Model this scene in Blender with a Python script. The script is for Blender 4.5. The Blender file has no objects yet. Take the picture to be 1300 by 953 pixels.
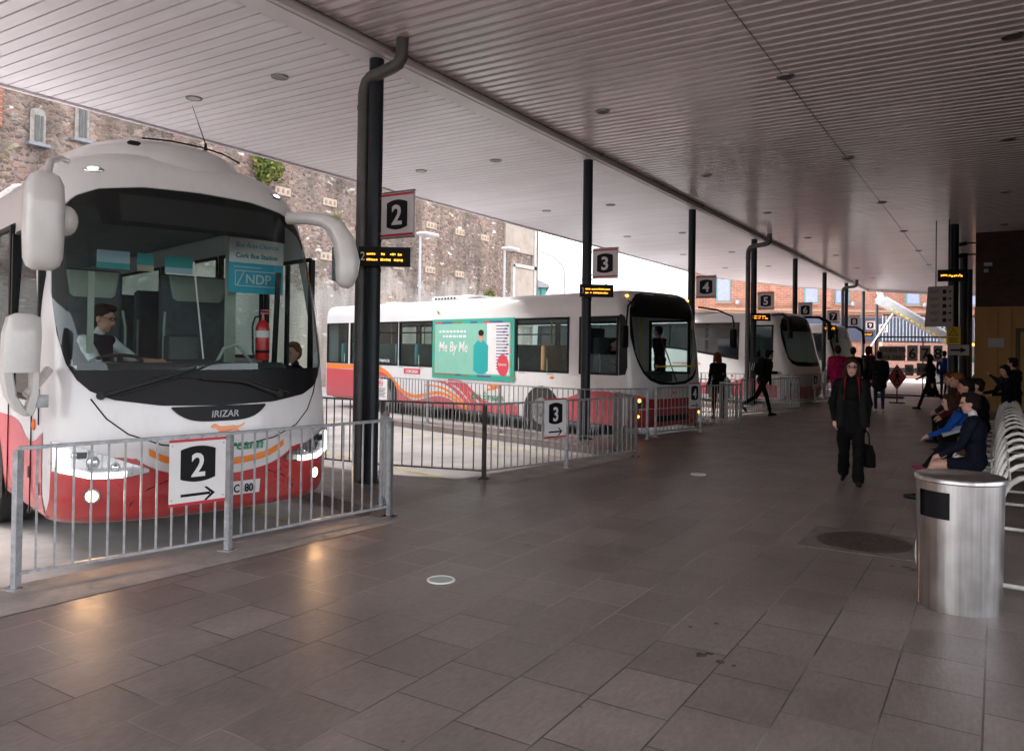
import bpy, bmesh, math, random
from mathutils import Vector, Matrix
import numpy as np
random.seed(7)
SC = bpy.context.scene
COL = SC.collection
PI = math.pi
R = math.radians

# ------------------------------------------------------------------ camera
cam_d = bpy.data.cameras.new("camera")
cam = bpy.data.objects.new("camera", cam_d)
COL.objects.link(cam)
SC.camera = cam
cam_d.sensor_width = 36.0
cam_d.lens = 990.0 / 1300.0 * 36.0
cam_d.shift_y = -45.0 / 1300.0
cam_d.clip_start = 0.05
cam_d.clip_end = 3000
YAW, PITCH, ROLL = R(31.95), R(0.62), R(0.8)
fw = Vector((-math.sin(YAW) * math.cos(PITCH), math.cos(YAW) * math.cos(PITCH), math.sin(PITCH)))
rt = Vector((math.cos(YAW), math.sin(YAW), 0))
up = rt.cross(fw)
r2 = rt * math.cos(ROLL) + up * math.sin(ROLL)
u2 = -rt * math.sin(ROLL) + up * math.cos(ROLL)
m = Matrix((r2, u2, -fw)).transposed().to_4x4()
m.translation = Vector((0, 0, 1.72))
cam.matrix_world = m

# ------------------------------------------------------------------ light (overcast)
world = bpy.data.worlds.new("World")
SC.world = world
world.use_nodes = True
wn = world.node_tree
bg = wn.nodes["Background"]
sky = wn.nodes.new("ShaderNodeTexSky")
sky.sky_type = 'NISHITA'
sky.sun_disc = False
SUN_EL, SUN_AZ = R(38), R(250)
sky.sun_elevation = SUN_EL
sky.sun_rotation = SUN_AZ
sky.air_density = 1.0
sky.dust_density = 4.0
sky.ozone_density = 1.0
hs = wn.nodes.new("ShaderNodeHueSaturation")
hs.inputs['Saturation'].default_value = 0.22
wn.links.new(sky.outputs[0], hs.inputs['Color'])
wn.links.new(hs.outputs[0], bg.inputs['Color'])
bg.inputs['Strength'].default_value = 0.15
sd = bpy.data.lights.new("sun", 'SUN')
sd.energy = 0.9
sd.angle = R(20)
sd.color = (1.0, 0.96, 0.92)
sun = bpy.data.objects.new("sun", sd)
COL.objects.link(sun)
sun_dir = Vector((math.sin(SUN_AZ) * math.cos(SUN_EL), math.cos(SUN_AZ) * math.cos(SUN_EL), math.sin(SUN_EL)))
sun.rotation_euler = sun_dir.to_track_quat('Z', 'Y').to_euler()
sun.location = (-20, 0, 30)
SC.view_settings.view_transform = 'Standard'
SC.view_settings.look = 'None'
SC.view_settings.exposure = 2.82
SC.view_settings.gamma = 1.0
SC.view_settings.use_curve_mapping = False
SC.cycles.max_bounces = 8
SC.cycles.diffuse_bounces = 4
SC.cycles.glossy_bounces = 4
SC.cycles.transparent_max_bounces = 16
SC.cycles.caustics_reflective = False
SC.cycles.caustics_refractive = False
SC.cycles.sample_clamp_indirect = 6.0
SC.cycles.use_denoising = True

# ------------------------------------------------------------------ materials
MATS = {}


def mat(name, col, rough=0.6, metal=0.0, var=0.0, vscale=4.0, bump=0.0, bscale=60.0, emit=None, estr=0.0, spec=0.5, coat=0.0, var2=None):
    if name in MATS:
        return MATS[name]
    M = bpy.data.materials.new(name)
    M.use_nodes = True
    nt = M.node_tree
    b = nt.nodes["Principled BSDF"]
    b.inputs['Base Color'].default_value = (*col, 1)
    b.inputs['Roughness'].default_value = rough
    b.inputs['Metallic'].default_value = metal
    b.inputs['Specular IOR Level'].default_value = spec
    b.inputs['Coat Weight'].default_value = coat
    b.inputs['Coat Roughness'].default_value = 0.08
    if emit:
        b.inputs['Emission Color'].default_value = (*emit, 1)
        b.inputs['Emission Strength'].default_value = estr
    if var > 0:
        tc = nt.nodes.new("ShaderNodeTexCoord")
        nz = nt.nodes.new("ShaderNodeTexNoise")
        nz.inputs['Scale'].default_value = vscale
        nz.inputs['Detail'].default_value = 6
        nz.inputs['Roughness'].default_value = 0.65
        nt.links.new(tc.outputs['Object'], nz.inputs['Vector'])
        rp = nt.nodes.new("ShaderNodeValToRGB")
        c2 = var2 if var2 else tuple(c * (1 - var) for c in col)
        rp.color_ramp.elements[0].position = 0.3
        rp.color_ramp.elements[1].position = 0.7
        rp.color_ramp.elements[0].color = (*c2, 1)
        rp.color_ramp.elements[1].color = (*[min(1, c * (1 + var * .35)) for c in col], 1)
        nt.links.new(nz.outputs['Fac'], rp.inputs['Fac'])
        nt.links.new(rp.outputs[0], b.inputs['Base Color'])
        mr = nt.nodes.new("ShaderNodeMapRange")
        mr.inputs[3].default_value = min(1, rough * 1.25)
        mr.inputs[4].default_value = rough * 0.8
        nt.links.new(nz.outputs['Fac'], mr.inputs[0])
        nt.links.new(mr.outputs[0], b.inputs['Roughness'])
    if bump > 0:
        tc = nt.nodes.new("ShaderNodeTexCoord")
        nz = nt.nodes.new("ShaderNodeTexNoise")
        nz.inputs['Scale'].default_value = bscale
        nz.inputs['Detail'].default_value = 5
        nt.links.new(tc.outputs['Object'], nz.inputs['Vector'])
        bp = nt.nodes.new("ShaderNodeBump")
        bp.inputs['Strength'].default_value = bump
        bp.inputs['Distance'].default_value = 0.01
        nt.links.new(nz.outputs['Fac'], bp.inputs['Height'])
        nt.links.new(bp.outputs[0], b.inputs['Normal'])
    MATS[name] = M
    return M


def glass(name, tint, refl=0.12, rough=0.02):
    """thin tinted pane: lets light through with a tint, mirrors at grazing angles"""
    M = bpy.data.materials.new(name)
    M.use_nodes = True
    nt = M.node_tree
    for n in list(nt.nodes):
        nt.nodes.remove(n)
    out = nt.nodes.new("ShaderNodeOutputMaterial")
    tr = nt.nodes.new("ShaderNodeBsdfTransparent")
    tr.inputs[0].default_value = (*tint, 1)
    gl = nt.nodes.new("ShaderNodeBsdfGlossy")
    gl.inputs[0].default_value = (0.9, 0.95, 0.95, 1)
    gl.inputs['Roughness'].default_value = rough
    fr = nt.nodes.new("ShaderNodeFresnel")
    fr.inputs['IOR'].default_value = 1.5
    gm = nt.nodes.new("ShaderNodeNewGeometry")
    im = nt.nodes.new("ShaderNodeMapRange")
    im.inputs[3].default_value = 1.5
    im.inputs[4].default_value = 1 / 1.5
    nt.links.new(gm.outputs['Backfacing'], im.inputs[0])
    nt.links.new(im.outputs[0], fr.inputs['IOR'])
    ad = nt.nodes.new("ShaderNodeMath")
    ad.operation = 'MULTIPLY_ADD'
    ad.inputs[1].default_value = .85
    ad.inputs[2].default_value = refl - 0.04
    ad.use_clamp = True
    nt.links.new(fr.outputs[0], ad.inputs[0])
    mx = nt.nodes.new("ShaderNodeMixShader")
    nt.links.new(ad.outputs[0], mx.inputs[0])
    nt.links.new(tr.outputs[0], mx.inputs[1])
    nt.links.new(gl.outputs[0], mx.inputs[2])
    nt.links.new(mx.outputs[0], out.inputs[0])
    MATS[name] = M
    return M


class NT:
    """tiny node helper for the larger procedural materials"""
    def __init__(s, name):
        s.M = bpy.data.materials.new(name)
        s.M.use_nodes = True
        s.t = s.M.node_tree
        s.b = s.t.nodes["Principled BSDF"]
        MATS[name] = s.M

    def n(s, kind, **k):
        nd = s.t.nodes.new(kind)
        for a, v in k.items():
            if a.startswith('i_'):
                nd.inputs[a[2:].replace('_', ' ')].default_value = v
            else:
                setattr(nd, a, v)
        return nd

    def l(s, a, b):
        s.t.links.new(a, b)

    def ramp(s, fac, stops):
        r = s.n("ShaderNodeValToRGB")
        e = r.color_ramp.elements
        while len(e) < len(stops):
            e.new(0.5)
        for el, (p, c) in zip(e, stops):
            el.position = p
            el.color = (*c, 1)
        s.l(fac, r.inputs[0])
        return r.outputs[0]

    def mix(s, fac, a, b, mode='MIX'):
        x = s.n("ShaderNodeMixRGB", blend_type=mode)
        for i, v in ((0, fac), (1, a), (2, b)):
            if isinstance(v, (int, float)):
                x.inputs[i].default_value = v
            elif isinstance(v, tuple):
                x.inputs[i].default_value = (*v, 1)
            else:
                s.l(v, x.inputs[i])
        return x.outputs[0]


# ---- paving: rows 0.4145 m wide along Y, slate-like slabs of unequal length
p = NT("slate paving")
tc = p.n("ShaderNodeTexCoord")
sx = p.n("ShaderNodeSeparateXYZ"); p.l(tc.outputs['Object'], sx.inputs[0])
cb = p.n("ShaderNodeCombineXYZ")
off = p.n("ShaderNodeMath", operation='ADD'); off.inputs[1].default_value = 0.05 + 0.4145 * 200
p.l(sx.outputs['X'], off.inputs[0])
p.l(sx.outputs['Y'], cb.inputs[0]); p.l(off.outputs[0], cb.inputs[1])
br = p.n("ShaderNodeTexBrick", offset=0.41, squash=1.28, squash_frequency=3)
br.inputs['Scale'].default_value = 1.0
br.inputs['Mortar Size'].default_value = 0.0055
br.inputs['Mortar Smooth'].default_value = 0.3
br.inputs['Brick Width'].default_value = 0.46
br.inputs['Row Height'].default_value = 0.4145
br.inputs['Color1'].default_value = (0.0, 0, 0, 1)
br.inputs['Color2'].default_value = (1, 1, 1, 1)
br.inputs['Mortar'].default_value = (0.5, 0.5, 0.5, 1)
p.l(cb.outputs[0], br.inputs['Vector'])
nz = p.n("ShaderNodeTexNoise"); nz.inputs['Scale'].default_value = 1.1; nz.inputs['Detail'].default_value = 8; nz.inputs['Roughness'].default_value = 0.7
p.l(tc.outputs['Object'], nz.inputs['Vector'])
nf = p.n("ShaderNodeTexNoise"); nf.inputs['Scale'].default_value = 45; nf.inputs['Detail'].default_value = 5
mp = p.n("ShaderNodeMapping"); mp.inputs['Scale'].default_value = (1, .35, 1)
p.l(tc.outputs['Object'], mp.inputs[0]); p.l(mp.outputs[0], nf.inputs['Vector'])
base = p.ramp(br.outputs['Color'], [(0, (0.172, 0.144, 0.133)), (1, (0.226, 0.190, 0.177))])
big = p.ramp(nz.outputs['Fac'], [(0.3, (0.72, 0.72, 0.72)), (0.7, (1.12, 1.12, 1.12))])
c1 = p.mix(1.0, base, big, 'MULTIPLY')
fine = p.ramp(nf.outputs['Fac'], [(0.25, (0.82, 0.8, 0.8)), (0.8, (1.15, 1.13, 1.12))])
c2 = p.mix(1.0, c1, fine, 'MULTIPLY')
# mortar: dark on most, sandy on some stretches
nm = p.n("ShaderNodeTexNoise"); nm.inputs['Scale'].default_value = 0.8; nm.inputs['Detail'].default_value = 3
mo = p.n("ShaderNodeVectorMath", operation='ADD'); mo.inputs[1].default_value = (31, 7, 3)
p.l(tc.outputs['Object'], mo.inputs[0]); p.l(mo.outputs[0], nm.inputs['Vector'])
mc = p.ramp(nm.outputs['Fac'], [(0.42, (0.05, 0.042, 0.04)), (0.58, (0.30, 0.26, 0.245))])
c3 = p.mix(br.outputs['Fac'], c2, mc)
# dark gum and drink stains
vo = p.n("ShaderNodeTexVoronoi", feature='F1'); vo.inputs['Scale'].default_value = 0.9
dn = p.n("ShaderNodeMixRGB", blend_type='ADD'); dn.inputs[0].default_value = 0.25
p.l(tc.outputs['Object'], dn.inputs[1]); p.l(nf.outputs['Color'], dn.inputs[2]); p.l(dn.outputs[0], vo.inputs['Vector'])
st = p.ramp(vo.outputs['Distance'], [(0.03, (0.55, 0.5, 0.48)), (0.07, (1, 1, 1))])
c4 = p.mix(0.8, c3, st, 'MULTIPLY')
# small pale and dark trodden gum spots, worn grey lanes along the walkway
vg = p.n("ShaderNodeTexVoronoi", feature='F1'); vg.inputs['Scale'].default_value = 4.2; p.l(tc.outputs['Object'], vg.inputs['Vector'])
sg = p.n("ShaderNodeSeparateXYZ"); p.l(vg.outputs['Color'], sg.inputs[0])
gs = p.ramp(vg.outputs['Distance'], [(0.035, (1, 1, 1)), (0.06, (0, 0, 0))])
gk = p.ramp(sg.outputs[0], [(0.55, (0, 0, 0)), (0.56, (1, 1, 1))])
gc = p.ramp(sg.outputs[1], [(0.5, (0.05, 0.042, 0.04)), (0.52, (0.22, 0.19, 0.18))])
c4 = p.mix(p.mix(1.0, gs, gk, 'MULTIPLY'), c4, gc)
wl = p.n("ShaderNodeTexNoise"); wl.inputs['Scale'].default_value = 0.55; wl.inputs['Detail'].default_value = 9; wl.inputs['Roughness'].default_value = .75
wm = p.n("ShaderNodeMapping"); wm.inputs['Scale'].default_value = (1.6, .35, 1); p.l(tc.outputs['Object'], wm.inputs[0]); p.l(wm.outputs[0], wl.inputs['Vector'])
c4 = p.mix(1.0, c4, p.ramp(wl.outputs['Fac'], [(.35, (.80, .79, .78)), (.62, (1.12, 1.11, 1.11))]), 'MULTIPLY')
p.l(c4, p.b.inputs['Base Color'])
rg = p.n("ShaderNodeMapRange"); rg.inputs[1].default_value = .3; rg.inputs[2].default_value = .7; rg.inputs[3].default_value = 0.33; rg.inputs[4].default_value = 0.52
p.l(nz.outputs['Fac'], rg.inputs[0]); p.l(rg.outputs[0], p.b.inputs['Roughness'])
bp = p.n("ShaderNodeBump"); bp.inputs['Strength'].default_value = 0.35; bp.inputs['Distance'].default_value = 0.004
hm = p.n("ShaderNodeMath", operation='MULTIPLY_ADD'); hm.inputs[1].default_value = -1.4
p.l(br.outputs['Fac'], hm.inputs[0]); p.l(nf.outputs['Fac'], hm.inputs[2])
p.l(hm.outputs[0], bp.inputs['Height']); p.l(bp.outputs[0], p.b.inputs['Normal'])

# ---- rubble retaining wall
p = NT("rubble stone")
tc = p.n("ShaderNodeTexCoord")
mp = p.n("ShaderNodeMapping"); mp.inputs['Scale'].default_value = (1, 1.0, 1.75)
p.l(tc.outputs['Object'], mp.inputs[0])
wn1 = p.n("ShaderNodeTexNoise"); wn1.inputs['Scale'].default_value = 2.2; wn1.inputs['Detail'].default_value = 4
p.l(mp.outputs[0], wn1.inputs['Vector'])
ad = p.n("ShaderNodeMixRGB", blend_type='ADD'); ad.inputs[0].default_value = 0.6
p.l(mp.outputs[0], ad.inputs[1]); p.l(wn1.outputs['Color'], ad.inputs[2])
v1 = p.n("ShaderNodeTexVoronoi", feature='F1'); v1.inputs['Scale'].default_value = 5.2
p.l(ad.outputs[0], v1.inputs['Vector'])
v2 = p.n("ShaderNodeTexVoronoi", feature='DISTANCE_TO_EDGE'); v2.inputs['Scale'].default_value = 5.2
p.l(ad.outputs[0], v2.inputs['Vector'])
sp = p.n("ShaderNodeSeparateXYZ"); p.l(v1.outputs['Color'], sp.inputs[0])
stone = p.ramp(sp.outputs[0], [(0.0, (0.13, 0.095, 0.088)), (0.3, (0.24, 0.16, 0.14)), (0.55, (0.34, 0.25, 0.215)), (0.75, (0.20, 0.17, 0.17)), (1.0, (0.46, 0.37, 0.31))])
fn = p.n("ShaderNodeTexNoise"); fn.inputs['Scale'].default_value = 9; fn.inputs['Detail'].default_value = 7; fn.inputs['Roughness'].default_value = .75
p.l(tc.outputs['Object'], fn.inputs['Vector'])
s2 = p.mix(1.0, stone, p.ramp(fn.outputs['Fac'], [(0.25, (0.6, 0.6, 0.6)), (0.75, (1.3, 1.25, 1.2))]), 'MULTIPLY')
s3 = p.mix(p.ramp(v2.outputs['Distance'], [(0.0, (1, 1, 1)), (0.06, (0, 0, 0))]), s2, (0.36, 0.31, 0.28))
# old lime plaster: low down and in patches
pn = p.n("ShaderNodeTexNoise"); pn.inputs['Scale'].default_value = 0.33; pn.inputs['Detail'].default_value = 9; pn.inputs['Roughness'].default_value = .72
p.l(tc.outputs['Object'], pn.inputs['Vector'])
sz = p.n("ShaderNodeSeparateXYZ"); p.l(tc.outputs['Object'], sz.inputs[0])
hz = p.n("ShaderNodeMapRange"); hz.inputs[1].default_value = 3.2; hz.inputs[2].default_value = 6.8; hz.inputs[3].default_value = 0.30; hz.inputs[4].default_value = -0.02
p.l(sz.outputs['Z'], hz.inputs[0])
sm = p.n("ShaderNodeMath", operation='ADD'); p.l(pn.outputs['Fac'], sm.inputs[0]); p.l(hz.outputs[0], sm.inputs[1])
pf = p.ramp(sm.outputs[0], [(0.60, (0, 0, 0)), (0.68, (0.85, 0.85, 0.85))])
plaster = p.mix(fn.outputs['Fac'], (0.42, 0.36, 0.33), (0.62, 0.57, 0.54))
s4 = p.mix(pf, s3, plaster)
# moss
mn = p.n("ShaderNodeTexNoise"); mn.inputs['Scale'].default_value = 0.75; mn.inputs['Detail'].default_value = 8
mo = p.n("ShaderNodeVectorMath", operation='ADD'); mo.inputs[1].default_value = (3, 17, 11)
p.l(tc.outputs['Object'], mo.inputs[0]); p.l(mo.outputs[0], mn.inputs['Vector'])
s5 = p.mix(p.ramp(mn.outputs['Fac'], [(0.63, (0, 0, 0)), (0.72, (.7, .7, .7))]), s4, (0.19, 0.19, 0.08))
wp = p.n("ShaderNodeTexNoise"); wp.inputs['Scale'].default_value = 1.4; wp.inputs['Detail'].default_value = 3
mw = p.n("ShaderNodeMapping"); mw.inputs['Scale'].default_value = (1, 1, 2.4); mw.inputs['Location'].default_value = (5, 3, 9)
p.l(tc.outputs['Object'], mw.inputs[0]); p.l(mw.outputs[0], wp.inputs['Vector'])
s6 = p.mix(p.ramp(wp.outputs['Fac'], [(0.645, (0, 0, 0)), (0.675, (.9, .9, .9))]), s5, (0.75, 0.72, 0.70))
sw = p.n("ShaderNodeTexNoise"); sw.inputs['Scale'].default_value = 1.0; sw.inputs['Detail'].default_value = 7
mw = p.n("ShaderNodeMapping"); mw.inputs['Scale'].default_value = (1, .9, .12); p.l(tc.outputs['Object'], mw.inputs[0]); p.l(mw.outputs[0], sw.inputs['Vector'])
s6 = p.mix(1.0, s6, p.ramp(sw.outputs['Fac'], [(.36, (.62, .62, .60)), (.58, (1.08, 1.06, 1.04))]), 'MULTIPLY')
lw = p.n("ShaderNodeTexNoise"); lw.inputs['Scale'].default_value = .28; lw.inputs['Detail'].default_value = 4; p.l(tc.outputs['Object'], lw.inputs['Vector'])
s6 = p.mix(1.0, s6, p.ramp(lw.outputs['Fac'], [(.35, (.78, .80, .80)), (.65, (1.2, 1.12, 1.05))]), 'MULTIPLY')
p.l(s6, p.b.inputs['Base Color'])
p.b.inputs['Roughness'].default_value = 0.9
bp = p.n("ShaderNodeBump"); bp.inputs['Strength'].default_value = 0.8; bp.inputs['Distance'].default_value = 0.06
p.l(v2.outputs['Distance'], bp.inputs['Height']); p.l(bp.outputs[0], p.b.inputs['Normal'])


def brickmat(name, a, b, mortar, bw=0.225, rh=0.075, axis='xz', rough=0.85):
    p = NT(name)
    tc = p.n("ShaderNodeTexCoord")
    s = p.n("ShaderNodeSeparateXYZ"); p.l(tc.outputs['Object'], s.inputs[0])
    c = p.n("ShaderNodeCombineXYZ")
    p.l(s.outputs['X' if axis[0] == 'x' else 'Y'], c.inputs[0]); p.l(s.outputs['Z'], c.inputs[1])
    br = p.n("ShaderNodeTexBrick")
    br.inputs['Scale'].default_value = 1
    br.inputs['Brick Width'].default_value = bw; br.inputs['Row Height'].default_value = rh
    br.inputs['Mortar Size'].default_value = rh * .1
    br.inputs['Color1'].default_value = (*a, 1); br.inputs['Color2'].default_value = (*b, 1); br.inputs['Mortar'].default_value = (*mortar, 1)
    p.l(c.outputs[0], br.inputs['Vector'])
    nz = p.n("ShaderNodeTexNoise"); nz.inputs['Scale'].default_value = 0.8; nz.inputs['Detail'].default_value = 7
    p.l(tc.outputs['Object'], nz.inputs['Vector'])
    p.l(p.mix(1.0, br.outputs['Color'], p.ramp(nz.outputs['Fac'], [(.3, (.75, .75, .75)), (.7, (1.15, 1.12, 1.1))]), 'MULTIPLY'), p.b.inputs['Base Color'])
    p.b.inputs['Roughness'].default_value = rough
    return p.M


brickmat("orange brick", (0.44, 0.175, 0.10), (0.34, 0.125, 0.08), (0.42, 0.32, 0.27), 0.5, 0.17)
brickmat("plinth brick", (0.36, 0.17, 0.12), (0.28, 0.13, 0.10), (0.36, 0.29, 0.26), 0.5, 0.17)
brickmat("dark brick", (0.07, 0.035, 0.03), (0.045, 0.025, 0.022), (0.05, 0.04, 0.04))

mat("asphalt", (0.085, 0.08, 0.078), 0.75, var=.35, vscale=1.3, bump=.5, bscale=90)
mat("concrete road", (0.50, 0.46, 0.44), 0.62, var=.4, vscale=.9, bump=.3, bscale=60)
mat("kerb stone", (0.36, 0.32, 0.30), 0.7, var=.35, vscale=3, bump=.3)
mat("road line yellow", (0.62, 0.5, 0.2), 0.7, var=.4, vscale=6)
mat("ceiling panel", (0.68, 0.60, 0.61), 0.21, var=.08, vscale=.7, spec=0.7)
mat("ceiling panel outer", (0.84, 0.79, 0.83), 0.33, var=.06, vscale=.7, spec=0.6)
mat("ceiling dark", (0.10, 0.085, 0.09), 0.7)
mat("beam paint", (0.76, 0.71, 0.73), 0.4, var=.08, vscale=1.5)
mat("column paint", (0.020, 0.026, 0.033), 0.42, var=.3, vscale=3, spec=.3)
mat("pipe grey", (0.11, 0.108, 0.105), 0.45, var=.3, vscale=5)
mat("galvanised", (0.42, 0.43, 0.45), 0.5, metal=.4, var=.4, vscale=14)
mat("galvanised dark", (0.17, 0.165, 0.165), 0.55, metal=.4, var=.4, vscale=10)
mat("sign white", (0.78, 0.76, 0.76), 0.45, var=.07, vscale=5)
mat("sign grey", (0.66, 0.62, 0.63), 0.45, var=.06, vscale=5)
mat("sign black", (0.008, 0.008, 0.010), 0.5, spec=.15)
mat("sign red", (0.5, 0.02, 0.04), 0.4)
mat("led off", (0.006, 0.005, 0.004), 0.4, spec=.12)
mat("led amber", (0.9, 0.35, 0.03), 0.5, emit=(1, 0.33, 0.03), estr=.45)
mat("bus white", (0.74, 0.72, 0.725), 0.3, var=.05, vscale=1.1, coat=.4)
mat("bus white far", (0.78, 0.77, 0.77), 0.32, coat=.3)
mat("bus red", (0.50, 0.018, 0.025), 0.28, var=.12, vscale=2, coat=.5)
mat("bus red side", (0.62, 0.06, 0.085), 0.35, var=.1, vscale=2, coat=.3)
mat("bus orange", (0.85, 0.22, 0.02), 0.35, coat=.3)
mat("bus black", (0.008, 0.008, 0.009), 0.45, spec=.2)
mat("rubber", (0.018, 0.018, 0.018), 0.8, bump=.2)
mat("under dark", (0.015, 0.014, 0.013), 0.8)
mat("grey mirror shell", (0.66, 0.64, 0.625), 0.32, var=.08, vscale=6, coat=.3)
mat("chrome", (0.7, 0.7, 0.72), 0.12, metal=1)
mat("rim grey", (0.3, 0.3, 0.31), 0.4, metal=.6, var=.3)
mat("mirror glass", (0.5, 0.52, 0.55), 0.03, metal=1)
mat("lamp white", (1, 1, 1), 0.3, emit=(1, 0.97, 0.9), estr=.9)
mat("lamp warm", (1, .9, .7), 0.3, emit=(1, 0.66, 0.36), estr=2.2)
mat("lamp amber", (1, .5, .1), 0.3, emit=(1, 0.33, 0.05), estr=1.2)
mat("amber lens", (0.75, 0.16, 0.03), 0.2)
mat("interior grey", (0.16, 0.17, 0.18), 0.7, var=.2, vscale=4)
mat("interior dark", (0.018, 0.019, 0.021), 0.7, spec=.2)
mat("dash dark", (0.05, 0.06, 0.062), 0.55, var=.3, vscale=6)
mat("seat slate", (0.085, 0.10, 0.115), 0.8, var=.25, vscale=8)
mat("seat teal", (0.02, 0.13, 0.125), 0.8, var=.25, vscale=8)
mat("seat cover green", (0.40, 0.46, 0.40), 0.8, var=.12, vscale=8)
mat("seat tan", (0.42, 0.24, 0.11), 0.8, var=.2, vscale=8)
mat("pole yellow", (0.75, 0.5, 0.03), 0.4)
mat("fire red", (0.6, 0.015, 0.02), 0.3, coat=.4)
mat("teal print", (0.01, 0.36, 0.36), 0.5)
mat("sky blue print", (0.02, 0.42, 0.60), 0.5)
mat("teal text", (0.01, 0.25, 0.30), 0.5)
mat("pale blue print", (0.45, 0.60, 0.75), 0.5)
mat("advert green", (0.24, 0.54, 0.43), 0.35, var=.08, vscale=3)
mat("advert rim", (0.04, 0.38, 0.30), 0.35)
mat("advert red", (0.66, 0.06, 0.09), 0.35)
mat("advert navy", (0.08, 0.09, 0.25), 0.4)
mat("advert olive", (0.22, 0.22, 0.07), 0.4)
mat("green text", (0.005, 0.22, 0.11), 0.4)
p = NT("steel brushed")
tc = p.n("ShaderNodeTexCoord"); mp = p.n("ShaderNodeMapping"); mp.inputs['Scale'].default_value = (26, 26, .6); p.l(tc.outputs['Object'], mp.inputs[0])
nz = p.n("ShaderNodeTexNoise"); nz.inputs['Scale'].default_value = 1; nz.inputs['Detail'].default_value = 4; p.l(mp.outputs[0], nz.inputs['Vector'])
n2 = p.n("ShaderNodeTexNoise"); n2.inputs['Scale'].default_value = 5; n2.inputs['Detail'].default_value = 8; p.l(tc.outputs['Object'], n2.inputs['Vector'])
p.l(p.mix(1.0, p.ramp(nz.outputs['Fac'], [(.3, (.36, .34, .34)), (.7, (.58, .56, .56))]), p.ramp(n2.outputs['Fac'], [(.3, (.80, .78, .77)), (.6, (1, 1, 1))]), 'MULTIPLY'), p.b.inputs['Base Color'])
p.b.inputs['Metallic'].default_value = 1
r_ = p.n("ShaderNodeMapRange"); r_.inputs[3].default_value = .22; r_.inputs[4].default_value = .46; p.l(n2.outputs['Fac'], r_.inputs[0]); p.l(r_.outputs[0], p.b.inputs['Roughness'])
b_ = p.n("ShaderNodeBump"); b_.inputs['Strength'].default_value = .12; b_.inputs['Distance'].default_value = .01; p.l(nz.outputs['Fac'], b_.inputs['Height']); p.l(b_.outputs[0], p.b.inputs['Normal'])
mat("steel lid", (0.22, 0.21, 0.21), 0.35, metal=1, var=.3, vscale=7)
mat("bench white", (0.72, 0.71, 0.68), 0.4, var=.25, vscale=9)
mat("rust", (0.22, 0.09, 0.03), 0.8, var=.4, vscale=20)
mat("ochre wall", (0.46, 0.25, 0.08), 0.7, var=.15, vscale=1.5)
mat("door brown", (0.09, 0.05, 0.025), 0.6)
mat("brown glass wall", (0.06, 0.05, 0.045), 0.35, var=.3, vscale=1)
mat("paper", (0.45, 0.45, 0.48), 0.7)
mat("board grey", (0.24, 0.20, 0.19), 0.6, var=.1)
mat("board pale", (0.34, 0.32, 0.30), 0.6, var=.1)
mat("sign yellow", (0.7, 0.48, 0.02), 0.5)
mat("diamond red", (0.33, 0.03, 0.025), 0.5)
mat("concrete render", (0.47, 0.39, 0.33), 0.85, var=.2, vscale=1.4, bump=.3, bscale=12)
mat("lime white", (0.66, 0.60, 0.54), 0.85, var=.35, vscale=3)
mat("graffiti grey", (0.22, 0.22, 0.27), 0.8, var=.5, vscale=5)
mat("plate cream", (0.58, 0.48, 0.38), 0.8, var=.25, vscale=8)
mat("window slate", (0.16, 0.19, 0.25), 0.2)
mat("old window", (0.34, 0.30, 0.26), 0.5, var=.4, vscale=6)
mat("screen grey", (0.028, 0.03, 0.03), .4, spec=.3)
mat("coach window", (0.02, 0.025, 0.03), 0.06, spec=1.0)
mat("window blue", (0.34, 0.36, 0.52), 0.25, var=.15)
mat("blue trim", (0.12, 0.30, 0.32), 0.5)
mat("grey slate", (0.30, 0.31, 0.34), 0.8, var=.2)
mat("teal shed", (0.05, 0.30, 0.27), 0.6, var=.15)
mat("navy hoarding", (0.05, 0.06, 0.10), 0.6)
mat("brick trim", (0.42, 0.24, 0.16), 0.8, var=.15)
mat("lamp post", (0.55, 0.56, 0.58), 0.5)
mat("truck grey", (0.36, 0.37, 0.40), 0.5, metal=0, var=.2, vscale=3)
mat("truck white", (0.78, 0.8, 0.8), 0.35, coat=.3)
mat("truck yellow", (0.8, 0.55, 0.05), 0.5)
mat("iron", (0.11, 0.09, 0.085), 0.5, metal=.5, var=.4, vscale=20, bump=.4, bscale=80)
mat("floor lamp lens", (0.32, 0.36, 0.36), 0.35)
mat("gum red", (0.6, 0.05, 0.08), 0.6)
mat("leaf", (0.10, 0.15, 0.03), 0.7, var=.5, vscale=4)
mat("leaf yellow", (0.26, 0.25, 0.05), 0.7, var=.5, vscale=4)
mat("roof felt", (0.12, 0.12, 0.12), 0.9)
# people
for nme, c in dict(skin=(.50, .27, .19), skin_pale=(.58, .34, .26), shirt_white=(.72, .76, .78), black_cloth=(.004, .004, .0045), charcoal=(.011, .011, .013),
                   navy=(.006, .008, .018), royal=(.008, .06, .30), crimson=(.35, .012, .03), magenta=(.42, .012, .10), denim=(.02, .035, .075), shoe=(.008, .008, .008),
                   sneaker=(.42, .06, .12), hair_dark=(.012, .008, .006), hair_brown=(.035, .016, .010), hair_red=(.12, .032, .012), hair_ginger=(.22, .08, .03),
                   hair_fair=(.25, .13, .07), dark_red_cloth=(.09, .008, .014), brown_cloth=(.045, .022, .018), sock=(.6, .6, .62), eye=(.008, .008, .008), lip=(.30, .09, .08), tan_bag=(.10, .05, .03), pale_bag=(.4, .42, .48)).items():
    mat(nme, c, 0.55 if 'skin' in nme else (0.45 if nme in ('shoe', 'sneaker') else .8), var=0.0 if nme in ('eye', 'skin', 'skin_pale', 'lip') else .3, vscale=14, spec=.4 if 'skin' in nme else .15)
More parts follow.
